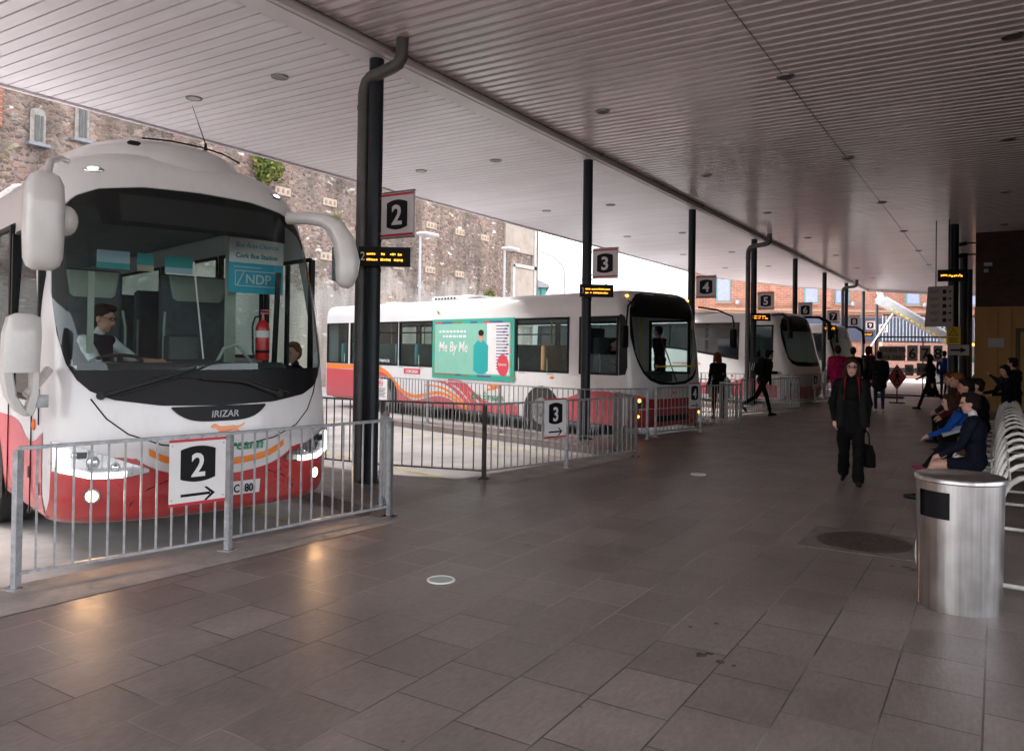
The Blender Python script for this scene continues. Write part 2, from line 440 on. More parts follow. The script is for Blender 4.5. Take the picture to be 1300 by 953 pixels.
glass("windscreen glass", (0.72, 0.80, 0.78), 0.045)
glass("side glass", (0.50, 0.64, 0.62), 0.045)
glass("side glass dark", (0.34, 0.44, 0.43), 0.08)
glass("pane glass", (0.80, 0.87, 0.86), 0.03)
glass("lens glass", (0.92, 0.94, 0.95), 0.10)

def grime(nm_, k=.5):
    """road dirt splashed up the lower flanks, in streaks"""
    M_ = MATS[nm_]; nt_ = M_.node_tree; bs = nt_.nodes["Principled BSDF"]
    src = bs.inputs['Base Color'].links[0].from_socket
    tc_ = nt_.nodes.new("ShaderNodeTexCoord"); sp_ = nt_.nodes.new("ShaderNodeSeparateXYZ"); nt_.links.new(tc_.outputs['Object'], sp_.inputs[0])
    mr_ = nt_.nodes.new("ShaderNodeMapRange"); mr_.inputs[1].default_value = 1.25; mr_.inputs[2].default_value = .25; mr_.inputs[3].default_value = .0; mr_.inputs[4].default_value = .55
    nt_.links.new(sp_.outputs['Z'], mr_.inputs[0])
    mp_ = nt_.nodes.new("ShaderNodeMapping"); mp_.inputs['Scale'].default_value = (5, 5, 1.1); nt_.links.new(tc_.outputs['Object'], mp_.inputs[0])
    n_ = nt_.nodes.new("ShaderNodeTexNoise"); n_.inputs['Scale'].default_value = 1.3; n_.inputs['Detail'].default_value = 8; n_.inputs['Roughness'].default_value = .7; nt_.links.new(mp_.outputs[0], n_.inputs['Vector'])
    ad_ = nt_.nodes.new("ShaderNodeMath"); ad_.operation = 'ADD'; nt_.links.new(mr_.outputs[0], ad_.inputs[0]); nt_.links.new(n_.outputs['Fac'], ad_.inputs[1])
    rp_ = nt_.nodes.new("ShaderNodeValToRGB"); e_ = rp_.color_ramp.elements; e_[0].position = .52; e_[0].color = (0, 0, 0, 1); e_[1].position = 1.0; e_[1].color = (k, k, k, 1); nt_.links.new(ad_.outputs[0], rp_.inputs[0])
    mx_ = nt_.nodes.new("ShaderNodeMixRGB"); nt_.links.new(rp_.outputs[0], mx_.inputs[0]); nt_.links.new(src, mx_.inputs[1]); mx_.inputs[2].default_value = (.24, .19, .165, 1); nt_.links.new(mx_.outputs[0], bs.inputs['Base Color'])


for nm_ in ("bus white", "bus red", "bus red side"): grime(nm_, .24)
for nm_ in ("ceiling panel", "ceiling panel outer"):
    M_ = MATS[nm_]; nt_ = M_.node_tree; bs = nt_.nodes["Principled BSDF"]
    src = bs.inputs['Base Color'].links[0].from_socket
    tc_ = nt_.nodes.new("ShaderNodeTexCoord"); mp_ = nt_.nodes.new("ShaderNodeMapping"); mp_.inputs['Scale'].default_value = (.25, 5.0, 1)
    wn_ = nt_.nodes.new("ShaderNodeTexNoise"); wn_.inputs['Scale'].default_value = 1; wn_.inputs['Detail'].default_value = 5; wn_.inputs['Roughness'].default_value = .7
    nt_.links.new(tc_.outputs['Object'], mp_.inputs[0]); nt_.links.new(mp_.outputs[0], wn_.inputs['Vector'])
    rp_ = nt_.nodes.new("ShaderNodeValToRGB"); e_ = rp_.color_ramp.elements; e_[0].position = .3; e_[0].color = (.86, .84, .83, 1); e_[1].position = .62; e_[1].color = (1, 1, 1, 1)
    nt_.links.new(wn_.outputs['Fac'], rp_.inputs[0]); mx_ = nt_.nodes.new("ShaderNodeMixRGB"); mx_.blend_type = 'MULTIPLY'; mx_.inputs[0].default_value = 1
    nt_.links.new(src, mx_.inputs[1]); nt_.links.new(rp_.outputs[0], mx_.inputs[2]); nt_.links.new(mx_.outputs[0], bs.inputs['Base Color'])

# ------------------------------------------------------------------ mesh helpers


class MB:
    def __init__(s):
        s.v = []; s.f = []; s.mi = []; s.mats = []

    def m(s, name):
        if name not in s.mats:
            s.mats.append(name)
        return s.mats.index(name)

    def add(s, vs, fs, mn):
        o = len(s.v); k = s.m(mn)
        s.v += [tuple(x) for x in vs]
        for f in fs:
            s.f.append([o + i for i in f]); s.mi.append(k)
        return s

    def box(s, c, d, mn, rz=0.0, M=None):
        hx, hy, hz = d[0] / 2, d[1] / 2, d[2] / 2
        cs, sn = math.cos(rz), math.sin(rz)
        vs = []
        for x, y, z in ((-1, -1, -1), (1, -1, -1), (1, 1, -1), (-1, 1, -1), (-1, -1, 1), (1, -1, 1), (1, 1, 1), (-1, 1, 1)):
            p = Vector((x * hx, y * hy, z * hz))
            if M is not None:
                p = M @ p
            else:
                p = Vector((p.x * cs - p.y * sn, p.x * sn + p.y * cs, p.z))
            vs.append((p.x + c[0], p.y + c[1], p.z + c[2]))
        return s.add(vs, [(0, 3, 2, 1), (4, 5, 6, 7), (0, 1, 5, 4), (1, 2, 6, 5), (2, 3, 7, 6), (3, 0, 4, 7)], mn)

    def rbox(s, c, d, mn, r=0.02, rz=0.0):
        """box with rounded vertical edges and small top and bottom chamfers"""
        hx, hy, hz = d[0] / 2, d[1] / 2, d[2] / 2
        r = min(r, hx * .99, hy * .99); ch = min(r * .6, hz * .9)
        rings = []
        for z, k in ((-hz, ch), (-hz + ch, 0), (hz - ch, 0), (hz, ch)):
            ring = []
            for q, (sx, sy) in enumerate(((1, 1), (-1, 1), (-1, -1), (1, -1))):
                for a in range(4):
                    an = q * PI / 2 + a * PI / 6
                    x = sx * (hx - r) + (r - k) * math.cos(an); y = sy * (hy - r) + (r - k) * math.sin(an)
                    ring.append((c[0] + x * math.cos(rz) - y * math.sin(rz), c[1] + x * math.sin(rz) + y * math.cos(rz), c[2] + z))
            rings.append(ring)
        return s.loft(rings, mn, cap=True)

    def loft(s, rings, mn, cap=True, close=True):
        n = len(rings[0]); vs = [p for r in rings for p in r]; fs = []
        for i in range(len(rings) - 1):
            for j in range(n if close else n - 1):
                a = i * n + j; b = i * n + (j + 1) % n
                fs.append((a, b, b + n, a + n))
        if cap:
            fs.append(tuple(range(n - 1, -1, -1))); fs.append(tuple((len(rings) - 1) * n + i for i in range(n)))
        return s.add(vs, fs, mn)

    def tube(s, pts, r, mn, n=8, cap=True, flat=1.0):
        pts = [Vector(p) for p in pts]
        rs = r if isinstance(r, (list, tuple)) else [r] * len(pts)
        rings = []; ref = None
        for i, p in enumerate(pts):
            if i == 0: t = pts[1] - p
            elif i == len(pts) - 1: t = p - pts[i - 1]
            else: t = (pts[i + 1] - p).normalized() + (p - pts[i - 1]).normalized()
            t.normalize()
            if ref is None:
                ref = Vector((0, 0, 1)) if abs(t.z) < .9 else Vector((1, 0, 0))
                ref = (ref - t * ref.dot(t)).normalized()
            else:
                ref = (ref - t * ref.dot(t)).normalized()
            b = t.cross(ref)
            rings.append([tuple(p + ref * (rs[i] * math.cos(2 * PI * k / n)) + b * (rs[i] * flat * math.sin(2 * PI * k / n))) for k in range(n)])
        return s.loft(rings, mn, cap)

    def cyl(s, c, r, h, mn, n=24, r2=None):
        r2 = r if r2 is None else r2
        return s.loft([[(c[0] + q * math.cos(2 * PI * k / n), c[1] + q * math.sin(2 * PI * k / n), z) for k in range(n)] for q, z in ((r, c[2]), (r2, c[2] + h))], mn)

    def lathe(s, c, prof, mn, n=40):
        return s.loft([[(c[0] + q * math.cos(2 * PI * k / n), c[1] + q * math.sin(2 * PI * k / n), c[2] + z) for k in range(n)] for q, z in prof], mn)

    def prism(s, poly, o, u, v, th, mn):
        """polygon (a,b) in the plane o + a*u + b*v, given thickness th along u x v"""
        o, u, v = Vector(o), Vector(u), Vector(v); w = u.cross(v).normalized() * th
        n = len(poly)
        A = [o + u * a + v * b for a, b in poly]
        return s.add([tuple(x) for x in A] + [tuple(x + w) for x in A],
                     [tuple(range(n - 1, -1, -1)), tuple(range(n, 2 * n))] + [(i, (i + 1) % n, (i + 1) % n + n, i + n) for i in range(n)], mn)

    def ell(s, c, r, mn, n=16, M=None):
        vs = []; fs = []; m_ = n // 2
        for i in range(m_ + 1):
            th = PI * i / m_
            for k in range(n):
                p = Vector((r[0] * math.sin(th) * math.cos(2 * PI * k / n), r[1] * math.sin(th) * math.sin(2 * PI * k / n), r[2] * math.cos(th)))
                if M is not None: p = M @ p
                vs.append((p.x + c[0], p.y + c[1], p.z + c[2]))
        for i in range(m_):
            for k in range(n):
                a = i * n + k; b = i * n + (k + 1) % n
                fs.append((a, a + n, b + n, b))
        return s.add(vs, fs, mn)

    def build(s, name, parent=None, smooth=None, merge=False):
        me = bpy.data.meshes.new(name)
        me.from_pydata(s.v, [], s.f)
        for n in s.mats:
            me.materials.append(MATS[n])
        me.polygons.foreach_set('material_index', s.mi)
        if merge or smooth:
            bm = bmesh.new(); bm.from_mesh(me)
            if merge: bmesh.ops.remove_doubles(bm, verts=bm.verts, dist=1e-5)
            bmesh.ops.recalc_face_normals(bm, faces=bm.faces)
            if smooth:
                for f in bm.faces: f.smooth = True
                for e in bm.edges:
                    if len(e.link_faces) == 2 and e.calc_face_angle(0) > R(smooth): e.smooth = False
            bm.to_mesh(me); bm.free()
        me.validate()
        o = bpy.data.objects.new(name, me)
        COL.objects.link(o)
        if parent is not None: o.parent = parent
        return o


def tag(o, label=None, cat=None, group=None, kind=None):
    if label: o['label'] = label
    if cat: o['category'] = cat
    if group: o['group'] = group
    if kind: o['kind'] = kind
    return o


def empty(name, loc=(0, 0, 0), rz=0.0, label=None, cat=None, group=None):
    o = bpy.data.objects.new(name, None)
    COL.objects.link(o)
    o.location = loc; o.rotation_euler = (0, 0, rz)
    o.empty_display_size = .2
    return tag(o, label, cat, group)


def kids(o):
    return [c for c in COL.objects if c.parent == o]


def copy_tree(o, parent=None):
    c = o.copy(); COL.objects.link(c); c.parent = parent
    for ch in kids(o): copy_tree(ch, c)
    return c


def text(body, size, mn, parent, name, o, u, v, bold=0.0, ext=0.002, align='CENTER', sx=1.0, shear=0.0):
    """lettering as a mesh, baseline at o, reading along u with v up"""
    cu = bpy.data.curves.new(name, 'FONT')
    cu.body = body; cu.size = size; cu.offset = bold; cu.extrude = ext; cu.align_x = align; cu.shear = shear
    cu.resolution_u = 3
    t = bpy.data.objects.new(name, cu)
    COL.objects.link(t)
    dg = bpy.context.evaluated_depsgraph_get()
    me = bpy.data.meshes.new_from_object(t.evaluated_get(dg))
    bpy.data.objects.remove(t); bpy.data.curves.remove(cu)
    me.materials.clear(); me.materials.append(MATS[mn])
    u, v = Vector(u).normalized(), Vector(v).normalized(); w = u.cross(v)
    Mx = Matrix((u * sx, v, w)).transposed().to_4x4(); Mx.translation = Vector(o)
    me.transform(Mx)
    ob = bpy.data.objects.new(name, me); COL.objects.link(ob); ob.parent = parent
    return ob


def interp(x, pts):
    if x <= pts[0][0]: return pts[0][1]
    for (a, b), (c, d) in zip(pts, pts[1:]):
        if x <= c:
            t = (x - a) / (c - a)
            return b + (d - b) * t
    return pts[-1][1]


def sinterp(x, pts):
    """smooth (cosine-free Catmull) interpolation"""
    if x <= pts[0][0]: return pts[0][1]
    if x >= pts[-1][0]: return pts[-1][1]
    for i in range(len(pts) - 1):
        if x <= pts[i + 1][0]:
            x0, y0 = pts[i]; x1, y1 = pts[i + 1]
            h = x1 - x0
            def sl(j):
                if j <= 0 or j >= len(pts) - 1: return (pts[min(j + 1, len(pts) - 1)][1] - pts[max(j - 1, 0)][1]) / (pts[min(j + 1, len(pts) - 1)][0] - pts[max(j - 1, 0)][0])
                return (pts[j + 1][1] - pts[j - 1][1]) / (pts[j + 1][0] - pts[j - 1][0])
            m0, m1 = sl(i), sl(i + 1)
            t = (x - x0) / h
            return (2 * t**3 - 3 * t**2 + 1) * y0 + (t**3 - 2 * t**2 + t) * h * m0 + (-2 * t**3 + 3 * t**2) * y1 + (t**3 - t**2) * h * m1


def rot(h):
    return Matrix.Rotation(h, 3, 'Z')
# ================================================================== the setting
def st(o): return tag(o, kind='structure')


b = MB(); b.add([(-900, -500, -.13), (900, -500, -.13), (900, 1200, -.13), (-900, 1200, -.13)], [(0, 1, 2, 3)], "asphalt")
st(b.build("ground"))
b = MB(); b.add([(-25.9, -30, -.12), (-3.0, -30, -.12), (-3.0, 75, -.12), (-25.9, 75, -.12)], [(0, 1, 2, 3)], "concrete road")
st(b.build("road"))
# saw-tooth paved platform: one tooth for every bay
S = 6.05
edge = []
for k in range(-4, 8):
    d = S * k
    edge += [(-5.98, 2.30 + d), (-5.42, 5.98 + d), (-5.6, 6.25 + d), (-12.0, 7.95 + d), (-12.3, 8.15 + d), (-12.0, 8.3 + d), (-7.2, 8.0 + d)]
edge += [(-5.98, 2.30 + S * 8), (-5.6, 52.5)]
poly = edge + [(40, 52.5), (40, edge[0][1])]
b = MB(); b.prism([(x, y) for x, y in poly], (0, 0, -.12), (1, 0, 0), (0, 1, 0), .12, "slate paving")
st(b.build("pavement"))
b = MB()
for k in range(-4, 8):
    d = S * k
    b.add([(-5.97, 2.31 + d, .004), (-5.28, 2.31 + d, .004), (-4.98, 5.97 + d, .004), (-5.43, 5.97 + d, .004)], [(0, 1, 2, 3)], "kerb stone")
    for (x0, y0), (x1, y1) in (((-5.6, 6.25), (-12.0, 7.95)), ((-12.0, 8.3), (-7.2, 8.0)), ((-7.2, 8.0), (-5.98, 8.35))):
        dx, dy = x1 - x0, y1 - y0; l = math.hypot(dx, dy); nx, ny = -dy / l * .13, dx / l * .13
        if (y1 - y0) < 0 or x1 > x0: pass
        s_ = -1 if x1 > x0 else -1
        b.add([(x0, y0 + d, .004), (x1, y1 + d, .004), (x1 + nx * s_, y1 + ny * s_ + d, .004), (x0 + nx * s_, y0 + ny * s_ + d, .004)], [(0, 1, 2, 3)], "kerb stone")
st(b.build("kerb"))
b = MB()
for k in range(-2, 8):
    d = S * k
    for (x0, y0), (x1, y1) in (((-6.3, 8.75), (-16, 11.35)), ((-6.3, 11.75), (-16, 14.35))):
        b.add([(x0, y0 + d - .05, -.116), (x1, y1 + d - .05, -.116), (x1, y1 + d + .05, -.116), (x0, y0 + d + .05, -.116)], [(0, 3, 2, 1)], "road line yellow")
st(b.build("road_markings"))

# ================================================================== canopy
can = empty("canopy", (0, 0, 0), 0, "long flat white ribbed canopy roofing the whole bus platform", "canopy")


def left_x(y):
    return interp(y, [(-30, -12.1), (38, -12.1), (45.6, -9.5), (49.5, -6.9), (54, -3.2), (60, 3.0)])


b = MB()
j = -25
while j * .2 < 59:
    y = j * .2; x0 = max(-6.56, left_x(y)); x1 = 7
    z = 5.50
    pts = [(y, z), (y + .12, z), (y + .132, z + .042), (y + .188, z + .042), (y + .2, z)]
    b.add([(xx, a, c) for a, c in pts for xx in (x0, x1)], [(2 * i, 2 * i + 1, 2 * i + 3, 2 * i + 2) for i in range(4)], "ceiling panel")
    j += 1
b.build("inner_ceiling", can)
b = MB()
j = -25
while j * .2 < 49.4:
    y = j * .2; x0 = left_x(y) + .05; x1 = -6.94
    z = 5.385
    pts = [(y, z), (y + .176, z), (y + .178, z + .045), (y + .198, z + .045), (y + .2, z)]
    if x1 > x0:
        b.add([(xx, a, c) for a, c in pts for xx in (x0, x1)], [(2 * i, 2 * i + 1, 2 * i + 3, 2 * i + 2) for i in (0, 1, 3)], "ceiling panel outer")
        b.add([(x0, y + .178, z + .045), (x1, y + .178, z + .045), (x1, y + .198, z + .045), (x0, y + .198, z + .045)], [(0, 1, 2, 3)], "ceiling dark")  # groove backs coloured dark, painting in the shade of the gaps
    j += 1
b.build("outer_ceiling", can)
b = MB(); b.box((-6.75, 22.8, 5.47), (.40, 55.4, .17), "beam paint")
b.box((-6.75, 22.8, 5.378), (.26, 55.4, .012), "beam paint"); b.build("beam", can)
b = MB()
ys = [-5.0, 38, 45.6, 49.5, 54, 60]  # near end is out of view, positioned to set the foreground light
for y0, y1 in zip(ys, ys[1:]):
    xa, xb = left_x(y0), left_x(y1); l = math.hypot(xb - xa, y1 - y0)
    b.box(((xa + xb) / 2, (y0 + y1) / 2, 5.53), (.06, l, .36), "beam paint", rz=-math.atan2(xb - xa, y1 - y0))
b.build("fascia", can)
b = MB()
b.prism([(left_x(y) + .03, y) for y in ys] + [(7, 60), (7, -5.0)], (0, 0, 5.6), (1, 0, 0), (0, 1, 0), .12, "roof felt")
b.build("roof_deck", can)
# recessed ceiling lamps
def lamp(x, y, z, lit=False, mn="ceiling dark"):
    b = MB()
    b.lathe((x, y, z - .035), [(.06, .030), (.095, .018), (.115, .018), (.12, .035)], "steel lid", 28)
    b.cyl((x, y, z - .014), .09, .006, mn, 28)
    b.build("ceiling_light", can)
for y in (5.6, 11.0, 16.2, 21.4, 26.7, 32, 37.2, 42.5):
    lamp(-2.5, y, 5.5); lamp(.12, y - .1, 5.5); lamp(-5.35, y + .2, 5.5)
for y in (1.9, 7.3, 12.7, 18.0, 23.3, 28.6, 34): lamp(-10.2, y, 5.385, mn="lime white"); lamp(-8.35, y, 5.385, mn="board grey")

b = MB()
for x in (-2.52, 1.6):
    b.box((x, 24, 5.4985), (.012, 51, .003), "ceiling dark")
b.build("ceiling_joint", can)
b = MB()
b.tube([(-6.50, -1, 5.47), (-6.50, 50, 5.47)], .012, "pipe grey", 6)
for k in range(9): b.box((-6.50, 1.5 + 6.05 * k, 5.47), (.05, .09, .05), "pipe grey")
b.build("conduit", can)

# ================================================================== platform columns
SIGN = ["2", "3", "4", "5", "6", "7", "8", "9", "10"]
def panel_black(b, cx, cz, w, h, o, u, v, th=.003):
    """black bowed number panel: straight sides, curved top and bottom"""
    pts = []
    for i in range(13):
        a = -1 + 2 * i / 12; pts.append((cx + a * w / 2, cz - h / 2 - .12 * h * (1 - a * a)))
    for i in range(13):
        a = 1 - 2 * i / 12; pts.append((cx + a * w / 2, cz + h / 2 + .12 * h * (1 - a * a)))
    b.prism(pts, o, u, v, th, "sign black")


for k, num in enumerate(SIGN):
    y = 7.47 + S * k
    pipe = k in (0, 3, 6)
    c = empty("column", (-6.75, y, 0), 0, "dark round steel column carrying bay number %s%s" % (num, " with a grey rain pipe beside it" if pipe else ""), "column", "columns along the bay edge")
    b = MB(); b.cyl((0, 0, 0), .093, 5.38, "column paint", 32); b.cyl((0, 0, 0), .15, .02, "column paint", 32)
    b.cyl((0, 0, 2.66), .10, .05, "column paint", 32); b.cyl((0, 0, 3.05), .10, .03, "column paint", 32)
    b.build("shaft", c, smooth=40)
    if pipe:
        b = MB()
        b.tube([(-.18, -.03, 0), (-.18, -.03, 4.93), (-.165, -.03, 5.02), (-.12, -.04, 5.10), (-.03, -.06, 5.14), (.36, -.12, 5.17), (.46, -.12, 5.2), (.51, -.12, 5.27), (.52, -.12, 5.5)],
               .078, "pipe grey", 16)
        for z in (1.5, 3.2, 4.75): b.cyl((-.18, -.03, z), .086, .05, "pipe grey", 16)
        b.build("downpipe", c, smooth=40)
    # number flag
    s = empty("bay_sign", (-6.75, y, 3.09), 0, "white hanging sign with a black panel numbered %s" % num, "bay sign", "numbered bay signs on the columns")
    b = MB(); b.box((.39, 0, .275), (.52, .03, .55), "sign grey"); b.box((.39, 0, .562), (.53, .036, .014), "galvanised dark"); b.box((.39, 0, -.012), (.53, .036, .014), "galvanised dark")
    b.build("plate", s)
    for z in (.528, .022):
        b = MB(); b.box((.39, -.0165, z), (.52, .004, .03), "sign red"); b.build("red_band", s)
    b = MB(); panel_black(b, .39, .275, .33, .30, (0, -.0185, 0), (1, 0, 0), (0, 0, 1), .003)
    b.build("number_panel", s)
    text(num, .34 if len(num) < 2 else .28, "sign grey", s, "number", (.39, -.0235, .155), (1, 0, 0), (0, 0, 1), bold=.008, sx=1.0)
    b = MB(); b.box((.11, 0, .5), (.06, .02, .02), "galvanised dark"); b.box((.11, 0, .06), (.06, .02, .02), "galvanised dark"); b.build("bracket", s)
    # departure display
    if k in (0, 1, 3, 5, 7):
        s = empty("departure_display", (-6.66, y - .16, 2.72), R(36), "small black display with amber text, fixed under bay sign %s" % num, "display", "amber displays on the columns")
        b = MB(); b.box((.18, 0, .12), (.64, .09, .24), "led off"); b.build("case", s)
        b = MB(); b.box((.02, .07, .12), (.06, .08, .05), "galvanised dark"); b.build("bracket", s)
        random.seed(k)
        for row, z in enumerate((.148, .078)):
            b = MB(); x = -.04
            while x < .42 - .03 * row:
                w = random.uniform(.012, .03)
                if random.random() < .86: b.box((x + w / 2, -.047, z + random.uniform(-.003, .003)), (w, .003, random.uniform(.016, .03)), "led amber")
                x += w + .006
            b.build("led_text", s)
        text(num, .15, "sign grey", s, "number", (-.09, -.0475, .07), (1, 0, 0), (0, 0, 1), sx=.8)

for i, y in enumerate((26.07, 33.6, 40.1)):
    c = empty("column", (-1.12, y, 0), 0, "dark round column near the ochre wall, %s of the three" % ("nearest", "middle", "farthest")[i], "column", "columns on the building side")
    b = MB(); b.cyl((0, 0, 0), .14, 5.5, "column paint", 28); b.cyl((0, 0, 0), .2, .02, "column paint", 28)
    b.build("shaft", c, smooth=40)

# ================================================================== railings
def railing(pts, label, group="galvanised railings around the bays", h=.99, mn="galvanised", dens=.118, cat="railing"):
    """upright-bar railing through the given ground points, a post at every corner"""
    base = Vector((pts[0][0], pts[0][1], 0))
    t = empty("railing", base, 0, label, cat, group)
    P3 = [Vector((x, y, 0)) - base for x, y in pts]
    bars = MB()
    for a, c in zip(P3, P3[1:]):
        L = (c - a).length; u = (c - a) / L; an = math.atan2(u.y, u.x)
        for zz, wd, th_ in ((h - .012, .045, .024), (.11, .036, .02)):
            rl = MB(); rl.box((a + c) / 2 + Vector((0, 0, zz)), (L, wd, th_), mn, rz=an); rl.build("rail", t)
        n = max(2, int(L / dens))
        for i in range(1, n):
            q = a + u * (L * i / n)
            bars.box((q.x, q.y, (h - .02 + .11) / 2), (.013, .013, h - .14), mn, rz=an)
    bars.build("bars", t)
    n = []
    for a, c in zip(P3, P3[1:]):
        L = (c - a).length; m = max(1, round(L / 1.75))
        n += [a + (c - a) * (i / m) for i in range(m)]
    n.append(P3[-1])
    for q in n:
        b = MB(); b.box((q.x, q.y, h / 2 - .01), (.048, .048, h - .03), mn, rz=.2); b.box((q.x, q.y, .006), (.12, .12, .012), mn, rz=.2)
        for sx in (-.045, .045): b.cyl((q.x + sx, q.y + sx * .3, .01), .008, .014, "rust", 6)
        b.build("post", t)
    return t


def arrow_sign(num, x, y, z0, w, h, an):
    u = (math.cos(an), math.sin(an), 0)
    t = empty("arrow_sign", (x, y, z0), an, "white railing sign with black number %s above an arrow" % num, "sign", "arrow signs on the railings")
    b = MB(); b.box((w / 2, 0, h / 2), (w, .006, h), "sign white"); b.build("plate", t)
    for z in (h - .012, .012):
        b = MB(); b.box((w / 2, -.001, z), (w + .004, .009, .022), "sign red"); b.build("red_band", t)
    b = MB(); panel_black(b, w / 2, h * .615, w * .62, h * .44, (0, -.0035, 0), (1, 0, 0), (0, 0, 1), .002); b.build("number_panel", t)
    text(num, h * .49, "sign white", t, "number", (w / 2, -.0065, h * .43), (1, 0, 0), (0, 0, 1), bold=.006, sx=.9)
    b = MB()
    ay = h * .15; c = w / 2
    b.prism([(c - w * .3, ay - .011), (c + w * .22, ay - .011), (c + w * .22, ay + .011), (c - w * .3, ay + .011)], (0, -.0035, 0), (1, 0, 0), (0, 0, 1), .002, "sign black")
    b.prism([(c + w * .11, ay + .055), (c + w * .16, ay + .055), (c + w * .31, ay), (c + w * .16, ay - .055), (c + w * .11, ay - .055), (c + w * .24, ay)], (0, -.0038, 0), (1, 0, 0), (0, 0, 1), .0025, "sign black")
    b.build("arrow", t)
    b = MB()
    for qx in (.02, w - .02):
        for qz in (.05, h - .05): b.cyl((0, 0, 0), .001, .001, "rust", 3) if False else b.box((qx, -.005, qz), (.008, .004, .008), "galvanised dark")
    b.build("screw", t)


FR = [("2", (-5.78, 2.80), (-5.45, 4.3), (-5.22, 6.07)), ("3", (-5.72, 8.52), (-5.30, 10.03), (-4.95, 11.75)), ("4", (-5.75, 14.64), (-5.33, 16.11), (-4.98, 17.85))]
for k in range(3, 7):
    FR.append((str(k + 2), (-5.72, 2.47 + S * k), (-5.33, 4.0 + S * k), (-4.96, 5.75 + S * k)))
for num, a, m_, c in FR:
    railing([a, m_, c], "galvanised railing on the kerb that carries the number %s arrow sign" % num)
    railing([c, (c[0] - .42, c[1] + .36), (c[0] - .68, c[1] + .72)], "short return railing at the gap right of the number %s arrow sign" % num, mn="galvanised dark" if num == "3" else "galvanised", dens=.13)
arrow_sign("2", -5.535, 3.80, .43, .46, .53, math.atan2(1.5, .33))
arrow_sign("3", -5.405, 9.56, .46, .44, .56, math.atan2(1.51, .42))
arrow_sign("4", -5.43, 15.66, .50, .40, .56, math.atan2(1.51, .42))
arrow_sign("6", -5.36, 2.47 + S * 4 + 1.3, .46, .42, .54, math.atan2(1.51, .42))
railing([(-5.72, 8.52), (-7.15, 8.15), (-8.7, 8.02)], "dark railing along the near edge of the empty bay beside column 2", mn="galvanised dark", dens=.135)
railing([(-5.5, 2.62 - S + 5.9), (-5.9, 2.2)], "short piece of railing left of the number 2 arrow sign") if False else None
railing([(-5.75, 14.2), (-6.6, 12.95), (-8.6, 13.35), (-11.0, 14.05), (-13.3, 14.75)], "long pale railing in front of the advert on the parked bus", dens=.125)
for k in (3, 4, 5):
    railing([(-5.85, 8.5 + S * (k - 1)), (-7.2, 8.12 + S * (k - 1)), (-10.2, 8.25 + S * (k - 1))], "railing beside the bay left of the number %d column" % (k + 1), dens=.15)
# notice on the pale railing
t = empty("notice_board", (-13.05, 14.62, .42), R(-14), "white no smoking notice on the pale railing behind column 2", "notice")
b = MB(); b.box((.25, -.03, .25), (.5, .01, .52), "sign white"); b.build("plate", t)
b = MB()
b.tube([(.25 + .07 * math.cos(a * PI / 10), -.038, .41 + .07 * math.sin(a * PI / 10)) for a in range(21)], .009, "advert red", 6)
b.tube([(.2, -.038, .46), (.3, -.038, .36)], .008, "advert red", 6); b.box((.25, -.037, .41), (.07, .003, .015), "sign black")
b.build("symbol", t)
b = MB()
for i in range(7): b.box((.25, -.0365, .28 - .033 * i), (.36 - .04 * (i % 3), .003, .012), "sign black")
b.build("text_lines", t)

# ================================================================== stone wall on the left
w = empty("retaining_wall", (-26, 7, -.12), 0, "very tall old rubble stone wall behind the bus yard", "wall")
b = MB(); b.box((-1, 0, 8.6), (2, 74.6, 17.2), "rubble stone"); b.build("masonry", w)
Y0 = 7
b = MB(); b.box((.05, 42.45 - Y0, 10.6), (.12, 3.7, 5.3), "concrete render"); b.build("render_patch", w)
b = MB(); b.box((.06, 42.9 - Y0, 5.1), (.1, 2.5, 3.7), "concrete render")
for yy, ww, zz, hh in ((41.55, .25, 5.2, 3.9), (44.2, .28, 7.8, 15.4)): b.box((.08, yy - Y0, zz), (.2, ww, hh), "lime white")
b.box((.08, 42.9 - Y0, 7.1), (.2, 2.9, .22), "lime white"); b.build("blocked_doorway", w)
b = MB(); random.seed(3)
for i in range(14):
    yy = 41.9 + i * .155; b.tube([(.125, yy - Y0 + random.uniform(-.08, .08), 3.5 + random.random() * .2), (.125, yy - Y0 + random.uniform(-.15, .15), 4.0 + random.random() * .3), (.125, yy - Y0 + random.uniform(-.1, .1), 4.5 + random.random() * .5)], .04, "graffiti grey", 5)
b.build("graffiti", w)
b = MB(); b.tube([(.15, 44.45 - Y0, 3), (.15, 44.45 - Y0, 14)], .07, "galvanised dark", 8); b.build("drainpipe", w)
for yy, zz in ((20.2, 8.42), (22.96, 8.4), (25.73, 8.38), (28.3, 8.38), (30.8, 8.38), (33.26, 8.38), (35.87, 8.38), (38.42, 8.38), (25.64, 5.9), (33.2, 5.99), (30.6, 5.95), (35.9, 6.0), (28.1, 5.92), (17.6, 8.45)):
    b = MB(); b.rbox((.03, yy - Y0, zz), (.1, .86, .36), "plate cream", .04)
    for q in (-.27, 0, .27): b.box((.09, yy - Y0 + q, zz), (.03, .09, .16), "brick trim")
    b.build("tie_plate", w)
for yy, z0, z1 in ((12.95, 8.15, 9.1), (14.35, 8.6, 9.9)):
    f = MB(); arc = [(.24 * math.cos(a * PI / 10), z1 - z0 + .16 * math.sin(a * PI / 10)) for a in range(11)]
    f.prism([(.24, 0)] + arc + [(-.24, 0)], (.03, yy - Y0, z0), (0, 1, 0), (0, 0, 1), .03, "old window"); f.box((.1, yy - Y0, z0 - .06), (.22, .66, .09), "grey slate"); fo = f.build("window", w)
    g = MB(); g.box((.075, yy - Y0 - .03, (z0 + z1) / 2), (.02, .14, z1 - z0 - .14), "pipe grey"); g.box((.075, yy - Y0 + .12, (z0 + z1) / 2), (.02, .07, z1 - z0 - .14), "pipe grey"); g.build("pane", fo)
